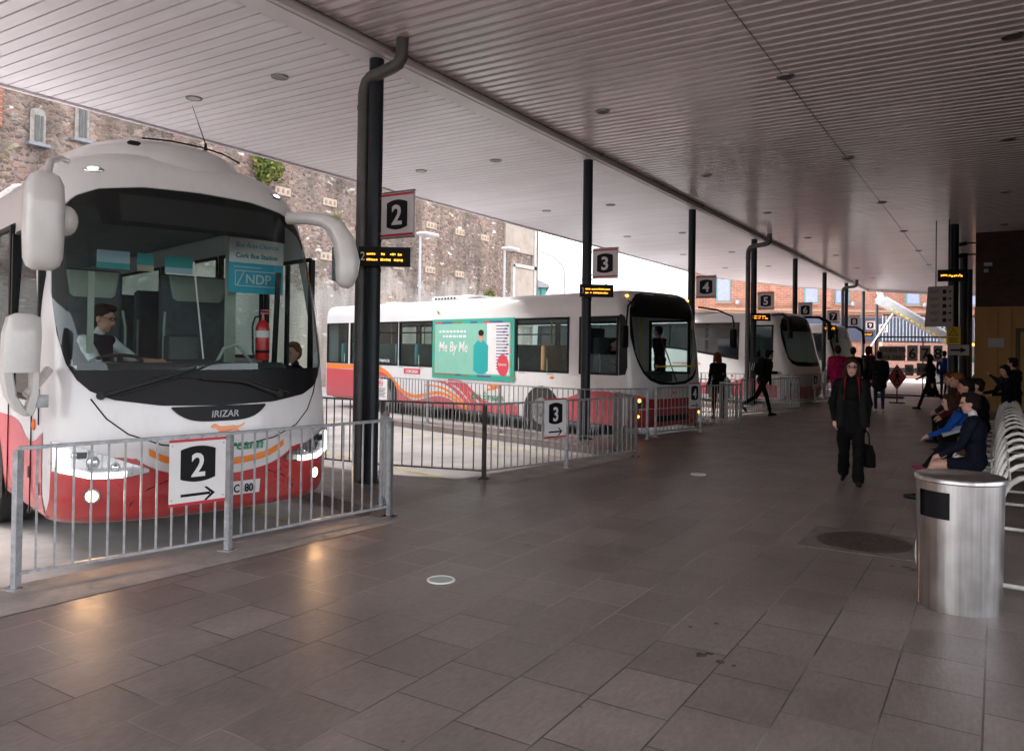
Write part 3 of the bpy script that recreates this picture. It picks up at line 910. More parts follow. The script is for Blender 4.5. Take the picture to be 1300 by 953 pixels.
b = MB(); b.box((.02, 10.4 - Y0, 9.6), (.08, 3.0, 2.4), "orange brick"); b.build("brick_patch", w)


def clump(loc, r, n, label, mats=("leaf", "leaf yellow"), s=.11):
    random.seed(int(abs(loc[0] * 7 + loc[1] * 13)))
    b = MB()
    for i in range(n):
        d = Vector((random.gauss(0, 1), random.gauss(0, 1), random.gauss(0, 1))); d.normalize(); d *= random.random() ** .5
        cx, cy, cz = d.x * r[0], d.y * r[1], d.z * r[2] + r[2] * .3 * math.sin(d.y * 5)
        a = Vector((random.gauss(0, 1), random.gauss(0, 1), random.gauss(0, 1))).normalized(); c = a.orthogonal().normalized()
        q = s * random.uniform(.6, 1.4); o = Vector((cx, cy, cz))
        b.add([tuple(o - a * q), tuple(o + c * q * .5), tuple(o + a * q), tuple(o - c * q * .5)], [(0, 1, 2, 3)], random.choice(mats))
    t = tag(b.build("shrub"), label, "shrub", "plants rooted in the stone wall"); t.location = loc
    return t


clump((-25.6, 21.9, 9.1), (.4, .75, .75), 900, "yellow-green bush on the stone wall above the coach roof")
clump((-25.7, 17.0, 9.9), (.3, .35, .4), 300, "small green tuft on the wall right of the two windows", ("leaf",))
clump((-25.7, 11.0, 8.0), (.3, .4, .7), 300, "trailing green plant on the wall at the photo's left edge", ("leaf",))
clump((-25.8, 29.4, 8.0), (.2, .5, .5), 260, "yellowish weeds on the wall just behind column 2", ("leaf yellow", "leaf"), .08)
clump((-25.8, 38.8, 4.9), (.2, .5, .3), 260, "low yellow weeds on the wall near its far end", ("leaf yellow", "leaf"), .08)
clump((-25.8, 26.0, 7.2), (.2, .3, .6), 220, "weeds on the wall above the coach's curved right mirror", ("leaf yellow", "leaf"), .08)

# lamp posts in the yard
for i, (x, y, h) in enumerate(((-20, 24.9, 6.4), (-20, 31.3, 6.55))):
    t = empty("lamp_post", (x, y, -.12), 0, ("slim pale lamp post with a flat white head beside bay sign 2", "slim pale lamp post with a flat white head near the wall's render patch")[i], "lamp post", "lamp posts in front of the stone wall")
    b = MB(); b.tube([(0, 0, 0), (0, 0, h)], [.075, .05], "lamp post", 12); b.build("pole", t, smooth=40)
    b = MB(); b.rbox((.1, .35, h + .06), (.55, 1.0, .12), "sign white", .1); b.build("lamp_head", t, smooth=40)
t = empty("lamp_post", (-30, 56, -.12), 0, "distant curved street lamp against the white sky", "lamp post")
b = MB(); b.tube([(0, 0, 0), (0, 0, 8.0), (-.1, -.1, 8.6), (-.7, -.5, 9.3), (-1.7, -1.2, 9.8)], [.11, .08, .07, .06, .06], "grey slate", 10); b.build("pole", t, smooth=40)
b = MB(); b.ell((-2.3, -1.6, 9.85), (.5, .4, .13), "grey slate", 12); b.build("lamp_head", t, smooth=60)
t = empty("shed", (-37.5, 69, -.12), R(32), "distant teal shed with a grey pitched roof beyond the wall", "shed")
b = MB(); b.box((-3.7, 4, 4.0), (4.7, 8, 8.0), "teal shed"); b.box((-1.9, -.03, 4), (.1, .05, 8), "navy hoarding"); b.build("wall", t)
b = MB(); b.prism([(-6.4, 8.0), (-1.0, 8.0), (-1.1, 8.3), (-4.2, 9.7)], (0, 8.3, 0), (1, 0, 0), (0, 0, 1), 8.6, "grey slate"); b.build("roof", t)
t = empty("distant_building", (-70, 160, -.12), R(32), "low grey building far off on the skyline beyond the bus roof", "building")
b = MB(); b.box((10, 0, 5), (70, 12, 10), "grey slate"); b.build("wall", t)
b = MB()
for i in range(7): b.box((-20 + i * 9 + 2 * (i % 3), 0, 10.8), (3.2, 8, 1.8 + (i % 2) * 1.2), "lamp post")
b.build("roof_plant", t)

# ================================================================== far brick building
t = empty("brick_building", (-20.7, 60.2, -.12), R(34), "long orange brick building across the street beyond the canopy", "building")
b = MB(); b.prism([(0, 0), (54, 0), (54, 14), (16, 14)], (0, 0, 0), (1, 0, 0), (0, 1, 0), 12.4, "orange brick"); b.build("wall", t)
b = MB(); b.box((27.1, -.08, 5.22), (54, .3, .22), "brick trim"); b.box((27.1, -.05, 5.0), (54, .16, .14), "brick trim"); b.build("cornice", t)
for x in (2.5, 9.6, 12.1, 17.9, 23, 28.5, 34):
    f = MB(); f.box((x, .0, 6.75), (1.15, .12, 1.95), "blue trim"); f.box((x, -.06, 5.72), (1.3, .16, .1), "brick trim"); fo = f.build("window", t)
    g = MB(); g.box((x, -.07, 6.75), (.95, .05, 1.75), "window blue"); g.build("pane", fo)
for x in (3.6, 12.9, 18.8, 8.2):
    b = MB(); b.ell((x, -.22, 5.75), (.2, .16, .2), "grey slate", 12); b.box((x, -.08, 5.9), (.1, .2, .1), "grey slate"); b.build("wall_lamp", t)
for x in (6.5, 10.9, 15.2, 20.6, 26):
    b = MB(); b.box((x, -.1, 8.9), (.45, .2, 6.9), "orange brick"); b.build("pilaster", t)
b = MB(); b.box((28, -.1, 3.75), (52, .14, 1.9), "navy hoarding"); b.build("dark_glazing", t)
# street railing in front of that building
railing([(-9.5, 61.5), (-4.5, 64.6), (1.5, 68.3)], "tall dark street railing in front of the far brick building", "street railings", h=4.55, mn="navy hoarding", dens=.45, cat="fence") if False else None
b = MB(); u = Vector((math.cos(R(34)), math.sin(R(34)), 0))
t2 = empty("street_fence", (-6.5, 64.6, -.12), R(34), "dark upright-bar street fence in front of the brick building", "fence")
for i in range(54): b.box((i * .26 - 1, 0, 3.7), (.06, .05, 2.0), "grey slate")
b.build("bars", t2)
b = MB(); b.box((6, 0, 4.72), (14, .09, .09), "sign black"); b.box((6, 0, 2.75), (14, .09, .09), "sign black"); b.build("rail", t2)
b = MB(); b.box((6, .1, 1.35), (14.2, .5, 2.7), "plinth brick"); b.build("plinth", t2)

# tilted recovery truck
t = empty("recovery_truck", (-6.2, 51.6, -.12), R(-4), "grey recovery truck with its flat deck raised steeply", "truck")
tilt = R(33)
def tl(x, y, z):  # deck frame: x along the deck downwards to the right
    return Vector((x * math.cos(tilt) + z * math.sin(tilt), y, 5.3 - x * math.sin(tilt) + z * math.cos(tilt)))
def deckbox(b, x0, x1, y0, y1, z0, z1, mn):
    P8 = [tl(x, y, z) for z in (z0, z1) for x, y in ((x0, y0), (x1, y0), (x1, y1), (x0, y1))]
    b.add([tuple(p) for p in P8], [(0, 3, 2, 1), (4, 5, 6, 7), (0, 1, 5, 4), (1, 2, 6, 5), (2, 3, 7, 6), (3, 0, 4, 7)], mn)
b = MB(); deckbox(b, 0, 6.5, 0, 2.3, -.12, 0, "truck grey"); deckbox(b, 0, 6.5, -.06, .04, -.3, .14, "truck grey"); deckbox(b, 0, 6.5, 2.26, 2.36, -.3, .14, "truck grey")
for q in (.35, .9, 1.45, 2.0): deckbox(b,   .05, 6.45, q - .04, q + .04, 0, .05, "galvanised")
deckbox(b, 0, 6.5, .5, .7, -.45, -.12, "galvanised"); deckbox(b, 0, 6.5, 1.6, 1.8, -.45, -.12, "galvanised"); b.build("deck", t)
b = MB()
for i in range(12): deckbox(b, 1.0 + i * .34, 1.0 + i * .34 + .2, -.075, -.055, -.3, -.2, "truck yellow")
b.build("hazard_strip", t)
for yy in (.15, 1.3):
    b = MB(); b.tube([tl(.2, yy, 0), tl(-.25, yy, .25), tl(-.35, yy, .9), tl(-.1, yy, 1.05)], .09, "truck grey", 8); b.build("wheel_stop", t, smooth=50)
b = MB(); b.tube([(-1.3, 1, 1.0), (.7, 1, 4.3)], .07, "lamp post", 8); b.build("hydraulic_ram", t)
b = MB(); b.box((2.2, 1.15, .85), (6.2, .9, .3), "interior dark"); b.build("chassis", t)
c_ = MB(); c_.loft([[(x, y, z) for x, y in ((a, .05), (bb, .05), (bb, 2.25), (a, 2.25))] for z, a, bb in ((.5, 4.2, 6.1), (1.3, 4.2, 6.15), (1.4, 4.2, 6.1), (2.25, 4.3, 5.75), (2.35, 4.4, 5.6))], "truck white")
c_.build("cab", t)
g = MB(); g.prism([(4.5, 1.42), (5.9, 1.42), (5.62, 2.15), (4.5, 2.15)], (0, .04, 0), (1, 0, 0), (0, 0, 1), .01, "blue trim"); g.build("cab_window", t)
b = MB(); b.box((5.0, .6, 2.43), (.3, .2, .14), "lamp amber"); b.build("beacon", t)
for xx in (.2, 3.2, 5.4):
    b = MB(); b.tube([(xx, -.02, .46), (xx, .3, .46)], .46, "rubber", 20); b.tube([(xx, -.04, .46), (xx, .1, .46)], .24, "rim grey", 16); b.build("wheel", t)

# ================================================================== station building on the right
t = empty("station_building", (-.63, 28, 0), 0, "dark station building with an ochre wall under dark brick on the right", "building")
b = MB(); b.box((6.5, 8, 1.6), (13, 16, 3.2), "ochre wall"); b.build("lower_wall", t)
b = MB(); b.box((6.5, 8.0, 4.36), (12.96, 15.96, 2.3), "dark brick"); b.build("upper_wall", t)
b = MB(); b.box((3.4, -10, 2.75), (.3, 20, 5.5), "brown glass wall"); b.build("unseen_side_wall", t)  # unseen wall added to darken this side, stopped short to let light in
f = MB(); f.box((1.72, -.03, 1.27), (1.3, .08, 2.54), "door brown"); fo = f.build("door", t)
g = MB(); g.box((1.72, -.09, 1.25), (1.05, .05, 2.36), "ochre wall"); g.box((1.95, -.12, 1.3), (.35, .02, 1.2), "interior dark"); g.build("door_leaf", fo)
b = MB()
for x in (.62, .98): b.box((x, -.012, 1.6), (.012, .01, 3.1), "door brown")
b.build("panel_joint", t)
b = MB(); b.box((.57, -.02, 2.1), (.42, .02, .27), "paper"); b.build("poster", t)
b = MB(); b.box((.35, -.05, 4.5), (.22, .1, .1), "paper"); b.box((.3, -.05, 4.3), (.12, .1, .1), "board pale"); b.build("alarm_box", t)
for i, (x, z) in enumerate(((-.95, 5.05), (-.95, 4.7))):
    c = empty("security_camera", (x, 27.4, z), 0, ("dark security camera under the canopy by the dark brick", "lower dark security camera by the dark brick wall")[i], "camera", "security cameras")
    b = MB(); b.tube([(-.2, -.1, 0), (.12, 0, .06)], .06, "interior dark", 10); b.build("body", c); b = MB(); b.tube([(.12, 0, .06), (.32, .3, .1), (.35, .58, .1)], .025, "interior dark", 6); b.build("arm", c)

# overhead display and route list on the building-side column
s = empty("departure_display", (-1.45, 25.75, 3.83), R(8), "overhead black display with amber digits near the ochre wall", "display")
b = MB(); b.box((.3, 0, .17), (.72, .12, .34), "led off"); b.build("case", s)
b = MB(); random.seed(5); x = .04
while x < .56:
    w_ = random.uniform(.02, .05); b.box((x, -.063, .16 + random.uniform(-.02, .02)), (w_, .004, .045), "led amber"); x += w_ + .014
b.build("led_text", s)
b = MB(); b.tube([(.3, 0, .34), (.3, 0, 1.66)], .025, "interior dark", 8); b.build("drop_rod", s)
s = empty("route_board", (-1.78, 25.2, 2.5), R(-22), "hanging grey route board with rows of numbers and arrows", "board")
b = MB(); b.prism([(0, 0), (.78, 0), (.78, 1.14), (.09, 1.14)], (0, 0, 0), (1, 0, 0), (0, 0, 1), .04, "board grey"); b.build("panel", s)
b = MB()
for i in range(5):
    z = .98 - i * .2
    b.box((.55, -.046, z), (.1, .004, .11), "sign black"); b.box((.69, -.046, z), (.09, .004, .022), "sign black"); b.prism([(.69, z + .045), (.745, z), (.69, z - .045)], (0, -.044, 0), (1, 0, 0), (0, 0, 1), .004, "sign black")
    for q in (0, .045): b.box((.27, -.046, z + .03 - q), (.26 - q * 2, .004, .014), "sign black")
b.build("lettering", s)
b = MB(); b.tube([(.3, -.02, 1.14), (.3, -.02, 3.0)], .015, "interior dark", 6); b.tube([(.65, -.02, 1.14), (.65, -.02, 3.0)], .015, "interior dark", 6); b.build("hanger", s)
s = empty("warning_sign", (-1.27, 25.85, 2.03), R(10), "yellow warning sign with a black triangle on the column", "sign")
b = MB(); b.box((.17, 0, .24), (.36, .012, .52), "sign yellow"); b.build("plate", s)
b = MB(); b.prism([(.05, .24), (.29, .24), (.17, .45)], (0, -.0065, 0), (1, 0, 0), (0, 0, 1), .004, "sign black"); b.prism([(.08, .256), (.26, .256), (.17, .415)], (0, -.011, 0), (1, 0, 0), (0, 0, 1), .003, "sign yellow")
b.prism([(.155, .33), (.185, .33), (.178, .29), (.162, .29)], (0, -.0145, 0), (1, 0, 0), (0, 0, 1), .002, "sign black")
for q in (.16, .11, .06): b.box((.17, -.008, q), (.24, .004, .02), "sign black")
b.build("symbol", s)
s = empty("direction_sign", (-1.22, 25.75, 1.7), R(6), "pale direction sign with a thick black arrow pointing right", "sign")
b = MB(); b.box((.25, 0, .15), (.54, .014, .3), "board pale"); b.build("plate", s)
b = MB(); b.prism([(.05, .125), (.3, .125), (.3, .175), (.05, .175)], (0, -.0075, 0), (1, 0, 0), (0, 0, 1), .004, "sign black"); b.prism([(.3, .07), (.46, .15), (.3, .23)], (0, -.0075, 0), (1, 0, 0), (0, 0, 1), .004, "sign black"); b.build("arrow", s)

# barrier gate across the platform
g = empty("barrier_gate", (-4.1, 33.6, 0), 0, "tall thin tube barrier gate across the far end of the platform", "gate")
b = MB()
b.tube([(0, 0, .02), (0, 0, 2.2), (.06, 0, 2.32), (.18, 0, 2.37), (2.55, 0, 2.37)], .028, "interior dark", 8); b.tube([(1.66, 0, 2.37), (1.66, 0, .05)], .022, "interior dark", 8)
b.tube([(0, 0, .12), (2.55, 0, .12)], .03, "interior dark", 8); b.tube([(2.55, 0, 2.37), (2.55, 0, .02)], .028, "interior dark", 8)
b.build("frame", g)
b = MB(); b.box((.5, .1, .03), (1.0, .5, .06), "interior dark"); b.build("base_plate", g)
def board(x, z, w_, h, label, lines, tsz, mn="board pale", tm="sign black", grp="boards on the barrier gate"):
    s = empty("board", (-4.1 + x, 33.5, z), 0, label, "sign", grp)
    b = MB(); b.box((w_ / 2, 0, h / 2), (w_, .015, h), mn); b.build("plate", s)
    for i, l in enumerate(lines):
        text(l, tsz, tm, s, "lettering", (w_ / 2, -.0085, h - (i + 1) * h / len(lines) + (h / len(lines) - tsz * .7) / 2), (1, 0, 0), (0, 0, 1), bold=.004)
board(.14, 1.45, .92, .56, "grey board reading ACCESS TO BAYS ONLY on the barrier gate", ["ACCESS TO", "BAYS ONLY"], .19, "board grey")
board(1.13, 1.45, .36, .60, "narrow white board with the number 6 on the barrier gate", ["6"], .56)
board(1.56, 1.45, .36, .60, "narrow white board with the number 7 on the barrier gate", ["7"], .56)
board(2.02, 1.45, .30, .60, "narrow white board with the number 8 on the barrier gate", ["8"], .56)
board(1.46, .90, .58, .48, "grey board reading EXIT on the barrier gate", ["EXIT"], .24, "board grey")
s = empty("round_sign", (-4.1 + 1.2, 33.5, 1.1), 0, "small white board with a grey disc left of the EXIT board", "sign")
b = MB(); b.box((0, 0, 0), (.3, .015, .42), "board pale"); b.build("plate", s)
b = MB(); b.prism([(.1 * math.cos(a * PI / 8), .1 * math.sin(a * PI / 8)) for a in range(16)], (0, -.008, .02), (1, 0, 0), (0, 0, 1), .004, "galvanised dark"); b.build("symbol", s)
s = empty("diamond_sign", (-2.97, 30.0, .44), R(0), "red diamond warning sign with a walking figure", "sign")
b = MB(); b.prism([(0, .02), (.3, .47), (0, .92), (-.3, .47)], (0, 0, 0), (1, 0, 0), (0, 0, 1), .02, "diamond red"); b.build("plate", s)
b = MB()
b.prism([(.045 * math.cos(a * PI / 6), .67 + .05 * math.sin(a * PI / 6)) for a in range(12)], (0, -.022, 0), (1, 0, 0), (0, 0, 1), .003, "sign black")
b.prism([(-.045, .42), (.045, .42), (.06, .6), (-.05, .6)], (0, -.022, 0), (1, 0, 0), (0, 0, 1), .003, "sign black")
b.prism([(-.045, .425), (.0, .425), (-.08, .25), (-.12, .27)], (0, -.0225, 0), (1, 0, 0), (0, 0, 1), .003, "sign black")
b.prism([(0, .425), (.045, .425), (.11, .26), (.07, .25)], (0, -.0228, 0), (1, 0, 0), (0, 0, 1), .003, "sign black")
b.prism([(.04, .58), (.13, .46), (.11, .44), (.03, .52)], (0, -.0231, 0), (1, 0, 0), (0, 0, 1), .003, "sign black"); b.box((0, -.024, .2), (.2, .003, .03), "sign black")
b.build("symbol", s)
b = MB(); b.tube([(0, .02, .1), (0, .02, -.4)], .02, "interior dark", 6); b.tube([(-.25, .1, -.42), (.25, .1, -.42)], .02, "interior dark", 6); b.tube([(0, .02, -.38), (-.02, .14, -.42)], .015, "interior dark", 6); b.build("stand", s)

# ================================================================== things let into the paving
t = empty("floor_light", (-3.49, 4.65, 0), 0, "round glass floor light with a bright steel rim, the nearer one", "floor light", "floor lights")
b = MB(); b.lathe((0, 0, 0), [(.105, 0), (.105, .006), (.09, .008), (.088, .004)], "sign white", 36); b.build("rim", t, smooth=50)
b = MB(); b.cyl((0, 0, .002), .087, .003, "floor lamp lens", 36); b.build("lens", t)
t = copy_tree(t); t.location = (-3.54, 10.64, 0); t['label'] = "round floor light far down the paving, past the number 3 railing"
t = empty("manhole_cover", (-1.03, 7.75, 0), 0, "dark round manhole cover set in the paving left of the bin", "manhole cover")
MATS["kerb stone dark"] = mat("kerb stone dark", (0.17, 0.135, 0.125), 0.7, var=.3, vscale=5)
b = MB(); b.box((0, 0, .0025), (.98, .92, .005), "kerb stone dark"); b.build("surround", t)
b = MB(); b.cyl((0, 0, .004), .40, .004, "iron", 44)
for i in range(-7, 8):
    L = math.sqrt(max(0, .37**2 - (i * .05)**2)); b.box((i * .05, 0, .0095), (.014, 2 * L, .003), "iron")
b.build("cover", t)
b = MB()
for x, y, r in ((-1.42, 4.35, .035), (-1.38, 4.39, .02), (-1.30, 4.31, .025), (-1.22, 4.30, .012), (-1.62, 4.75, .014), (-1.5, 4.9, .014), (-.62, 7.05, .03), (-.55, 7.0, .04), (-.72, 7.02, .02)):
    random.seed(int(x * 100)); b.prism([(x + r * random.uniform(.6, 1.3) * math.cos(a * PI / 6), y + r * random.uniform(.6, 1.3) * math.sin(a * PI / 6)) for a in range(12)], (0, 0, .001), (1, 0, 0), (0, 0, 1) if False else (0, 1, 0), .0012, "iron")
tag(b.build("floor_stain"), kind='stuff')
# ================================================================== buses
class Shell:
    """vehicle body as stacked plan outlines; x forward, y across, z up"""
    def __init__(s, L, prof, D=.5, n=2.5, nf=56):
        s.L, s.D, s.n, s.nf = L, D, n, nf
        s.F = [(z, f) for z, w, f in prof]; s.Wd = [(z, w) for z, w, f in prof]
        s.top = prof[-1][0]; s.bot = prof[0][0]

    def f(s, z): return interp(z, s.F)
    def w(s, z): return interp(z, s.Wd)

    def front(s, y, z):
        """x of the front surface at (y, z)"""
        W = s.w(z); q = min(1.0, abs(y) / W)
        return s.f(z) - s.D + s.D * max(0.0, 1 - q ** s.n) ** (1 / s.n)

    def fpt(s, y, z, off=0.0):
        e = .004; x = s.front(y, z)
        W = s.w(z); y = max(-W * .9995, min(W * .9995, y))
        gy = (s.front(y + e, z) - s.front(y - e, z)) / (2 * e); gz = (s.front(y, z + e) - s.front(y, z - e)) / (2 * e)
        n = Vector((1, -gy, -gz)); n.normalize()
        return Vector((s.front(y, z), y, z)) + n * off

    def body(s, name, parent, mn, zs, xs, holes, whole):
        """grid body; holes(side,x0,x1,z0,z1)/whole(y,z) say which cells stay open"""
        b = MB(); k = b.m(mn)
        cols = []
        for x in xs: cols.append(('L', x))
        for i in range(s.nf + 1):
            cols.append(('F', -PI / 2 + PI * i / s.nf))
        for x in reversed(xs): cols.append(('R', x))
        def pt(c, z):
            W = s.w(z); F0 = s.f(z) - s.D
            if c[0] == 'F':
                sn, cs = math.sin(c[1]), math.cos(c[1])
                return (F0 + s.D * abs(cs) ** (2 / s.n), W * math.copysign(abs(sn) ** (2 / s.n), sn), z)
            return (min(c[1], F0), -W if c[0] == 'L' else W, z)
        for z in zs:
            for c in cols: b.v.append(pt(c, z))
        n = len(cols)
        for i in range(len(zs) - 1):
            for j in range(n):
                j2 = (j + 1) % n
                a = [i * n + j, i * n + j2, (i + 1) * n + j2, (i + 1) * n + j]
                if j2 != 0:
                    z0, z1 = zs[i], zs[i + 1]
                    c0, c1 = cols[j], cols[j2]
                    if c0[0] == 'F' and c1[0] == 'F':
                        if all(whole(b.v[q][1], b.v[q][2]) for q in a): continue
                    elif c0[0] == c1[0]:
                        if holes(c0[0], min(c0[1], c1[1]), max(c0[1], c1[1]), z0, z1): continue
                b.f.append(a); b.mi.append(k)
        b.f.append(list(range(n - 1, -1, -1))); b.mi.append(k)
        b.f.append([(len(zs) - 1) * n + j for j in range(n)]); b.mi.append(k)
        return b.build(name, parent, smooth=38, merge=True)

    def patch(s, b, mn, y0, y1, lo, hi, off, ny=24, nz=6):
        """sheet on the front between heights lo(y) and hi(y)"""
        vs = []; fs = []
        for i in range(ny + 1):
            y = y0 + (y1 - y0) * i / ny
            for j in range(nz + 1):
                z = lo(y) + (hi(y) - lo(y)) * j / nz
                vs.append(tuple(s.fpt(y, z, off)))
        for i in range(ny):
            for j in range(nz):
                a = i * (nz + 1) + j; fs.append((a, a + nz + 1, a + nz + 2, a + 1))
        b.add(vs, fs, mn)

    def side(s, b, mn, x0, x1, lo, hi, off=.004, side=-1, nx=20, nz=14):
        vs = []; fs = []
        for i in range(nx + 1):
            x = x0 + (x1 - x0) * i / nx
            for j in range(nz + 1):
                z = lo(x) + (hi(x) - lo(x)) * j / nz
                vs.append((x, side * (s.w(z) + off), z))
        for i in range(nx):
            for j in range(nz):
                a = i * (nz + 1) + j; fs.append((a, a + nz + 1, a + nz + 2, a + 1))
        b.add(vs, fs, mn)


def wheel(parent, x, y, r=.49, w=.28, side=-1):
    wh = empty("wheel", (x, y, r)); wh.parent = parent
    b = MB()
    b.tube([(0, side * -w, 0), (0, side * (-w + .03), 0), (0, side * -.03, 0), (0, 0, 0)], [r * .93, r, r, r * .93], "rubber", 36); b.build("tyre", wh, smooth=40)
    b = MB(); b.tube([(0, side * -.02, 0), (0, side * .012, 0)], r * .60, "rim grey", 32); b.tube([(0, side * .01, 0), (0, side * .06, 0)], [r * .26, r * .2], "galvanised dark", 20)
    for i in range(10):
        a = i * PI / 5; b.tube([(r * .42 * math.cos(a), side * .01, r * .42 * math.sin(a)), (r * .42 * math.cos(a), side * .035, r * .42 * math.sin(a))], .017, "galvanised", 6)
    b.build("rim", wh, smooth=40)
    return wh


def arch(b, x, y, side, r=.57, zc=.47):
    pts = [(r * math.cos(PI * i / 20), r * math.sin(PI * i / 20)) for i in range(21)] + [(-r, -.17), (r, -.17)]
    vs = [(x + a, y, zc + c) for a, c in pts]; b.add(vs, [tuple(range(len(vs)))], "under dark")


def lin(pts): return lambda t: interp(t, pts)
def smo(pts): return lambda t: sinterp(t, pts)


def seat(parent, x, y, z, w, h, mn, cover=None, name="seat"):
    st_ = empty(name, (x, y, z)); st_.parent = parent
    b = MB(); b.rbox((-.05, 0, h / 2 + .1), (.16, w, h), mn, .06); b.rbox((.2, 0, .1), (.46, w, .16), mn, .06); b.build("cushion", st_, smooth=50)
    if cover:
        b = MB(); b.loft([[(xx, yy, zz) for xx, yy in ((.034, -ww), (.042, -ww * .9), (.042, ww * .9), (.034, ww))] for zz, ww in ((h + .08, w * .42), (h - .16, w * .36), (h - .19, w * .3))], cover, cap=False); b.build("head_cover", st_)
    b = MB()
    for q in (-1, 1): b.tube([(.06, q * w * .47, h * .62 + .1), (.1, q * w * .5, h * .55), (.1, q * w * .5, .25), (.3, q * w * .5, .24)], .014, "seat cover green", 6)
    b.build("armrest", st_)
    return st_


# ------------------------------------------------------------------ coach at bay 2
HEAD = R(-15)
coach = empty("coach", (-6.09, 4.57, -.12), HEAD, "white and red touring coach with its lamps lit, waiting behind the number 2 arrow sign", "coach")
# heights here are above the platform, so the body hangs on a frame at +0.12
Z0 = .12
cp = [(.24, 1.19, .20), (.30, 1.24, .26), (.45, 1.265, .30), (.70, 1.27, .31), (1.0, 1.27, .29), (1.2, 1.27, .26), (1.6, 1.27, .19), (2.0, 1.265, .09), (2.4, 1.255, -.04),
      (2.8, 1.24, -.18), (3.0, 1.225, -.25), (3.12, 1.205, -.30), (3.22, 1.17, -.35), (3.32, 1.09, -.40), (3.40, .99, -.46), (3.46, .86, -.54), (3.50, .70, -.65), (3.53, .50, -.85), (3.545, .1, -1.3)]
sh = Shell(12.0, [(z + Z0, w_, f) for z, w_, f in cp], D=.62, n=2.5, nf=72)
ctop = lin([(0, 3.25), (.5, 3.235), (.85, 3.18), (1.02, 3.10), (1.10, 3.00), (1.16, 2.80), (1.195, 2.5), (1.205, 2.2)])
cbot = lin([(0, 1.30), (.5, 1.315), (.85, 1.37), (1.0, 1.44), (1.09, 1.54), (1.15, 1.68), (1.19, 1.92), (1.205, 2.2)])
CT = lambda y: ctop(abs(y)); CB = lambda y: cbot(abs(y))
def cwhole(y, z): return abs(y) < 1.175 and CB(y) + .03 < z < CT(y) - .04
zs = [.36, .42, .5, .57, .7, .82] + [round(.9 + .05 * i, 3) for i in range(51)] + [p[0] + Z0 for p in cp if p[0] + Z0 > 3.42]
SW = [(-11.2, -9.2), (-9.1, -7.1), (-7.0, -5.0), (-4.9, -2.9), (-2.8, -1.62)]
def cholesS(side, x0, x1, z0, z1):
    for a, c in SW:
        if a - .001 <= x0 and x1 <= c + .001 and z0 >= 1.699 and z1 <= 2.951: return True
    if side == 'L' and -1.5 <= x0 and x1 <= -.449 and z0 >= 1.349 and z1 <= 2.851: return True
    if side == 'R' and -1.5 <= x0 and x1 <= -.449 and z0 >= .949 and z1 <= 2.751: return True
    return False
xs = sorted([-12.0, -11.6] + [v for a in SW for v in a] + [-1.5, -1.2, -.9, -.6, -.45])
sh.body("body", coach, "bus white", zs, xs, cholesS, cwhole)
# windscreen and its black edge
b = MB()
inn_b = lambda y: max(CB(y) + .05, min(1.62, CT(y) - .1)); inn_t = lambda y: min(CT(y) - .12, 2.86 if abs(y) < .86 else 9)
b2 = MB()
sh.patch(b2, "windscreen glass", -1.203, 1.203, lambda y: min(inn_b(y) - .01, CT(y)), lambda y: CT(y), .026, ny=60, nz=30)
ws = b2.build("windscreen", coach, smooth=60)
sh.patch(b, "bus black", -1.203, 1.203, CB, lambda y: min(inn_b(y), CT(y)), .010, ny=60, nz=18)
sh.patch(b, "bus black", -1.203, 1.203, lambda y: max(inn_t(y), CB(y)), CT, .010, ny=60, nz=18)
for s_ in (-1, 1): sh.patch(b, "bus black", s_ * 1.115, s_ * 1.203, CB, CT, .011, ny=6, nz=30)
b.build("screen_border", ws, smooth=60)
b = MB()
sh.patch(b, "screen grey", -.70, .74, lambda y: 2.90, lambda y: 3.15, .0150, ny=14, nz=2); b.build("destination_panel", ws, smooth=60)
# red lower paint, orange stripe, panel joints
b = MB()
redtop = smo([(0, .70), (.2, .71), (.45, .755), (.62, .83), (.75, .93), (.95, 1.0), (1.1, 1.02), (1.235, 1.04)])
stripe = smo([(0, .765), (.2, .775), (.45, .82), (.6, .90), (.7, 1.0)])
sh.patch(b, "bus red", -1.235, 1.235, lambda y: .37, lambda y: min(redtop(abs(y)), .99) if abs(y) < .7 else redtop(abs(y)) - .10 * max(0, 1 - abs(abs(y) - .95) / .3), .006, ny=96, nz=26)
b.build("red_bumper", coach, smooth=60)
b = MB()
sh.patch(b, "bus orange", -.60, .60, lambda y: stripe(abs(y)) + .01, lambda y: stripe(abs(y)) + .068, .0085, ny=80, nz=3); b.build("orange_stripe", coach, smooth=60)
b = MB()
# side paint on both flanks: wave near the front wheel
wave = smo([(-12, 1.0), (-1.6, 1.15), (-1.1, 1.12), (-.72, .98), (-.45, 1.02), (-.24, 1.10)])
for s_ in (-1, 1):
    sh.side(b, "bus red side", -12, -.25, lambda x: .37, wave, .0035, s_, nx=60, nz=20)
b.build("side_paint", coach, smooth=60)
b = MB()
def seam(pts, r=.006):
    b.tube([tuple(sh.fpt(y, z, .004)) for y, z in pts], r, "bus black", 5)
seam([(-1.0, 1.38), (-.9, 1.22), (-.75, 1.09), (-.5, .99), (-.2, .945), (0, .94), (.2, .945), (.5, .99), (.75, 1.09), (.9, 1.22), (1.0, 1.38), (1.1, 1.6)])
seam([(-.74, .40), (-.72, .52), (-.6, .63), (-.42, .70)]); seam([(.74, .40), (.72, .52), (.6, .63), (.42, .70)]); seam([(-.42, .70), (0, .66), (.42, .70)], .004)
seam([(-.3, .845), (0, .825), (.3, .845)], .005)
for x in (-.62, -1.55): b.box((x, -1.277, .95), (.008, .01, 1.15), "bus black")
b.box((-.93, -1.277, 1.36), (.66, .01, .012), "bus black"); b.box((-.35, -1.28, 1.3), (.01, .01, .3), "bus black")
b.build("panel_joint", coach)
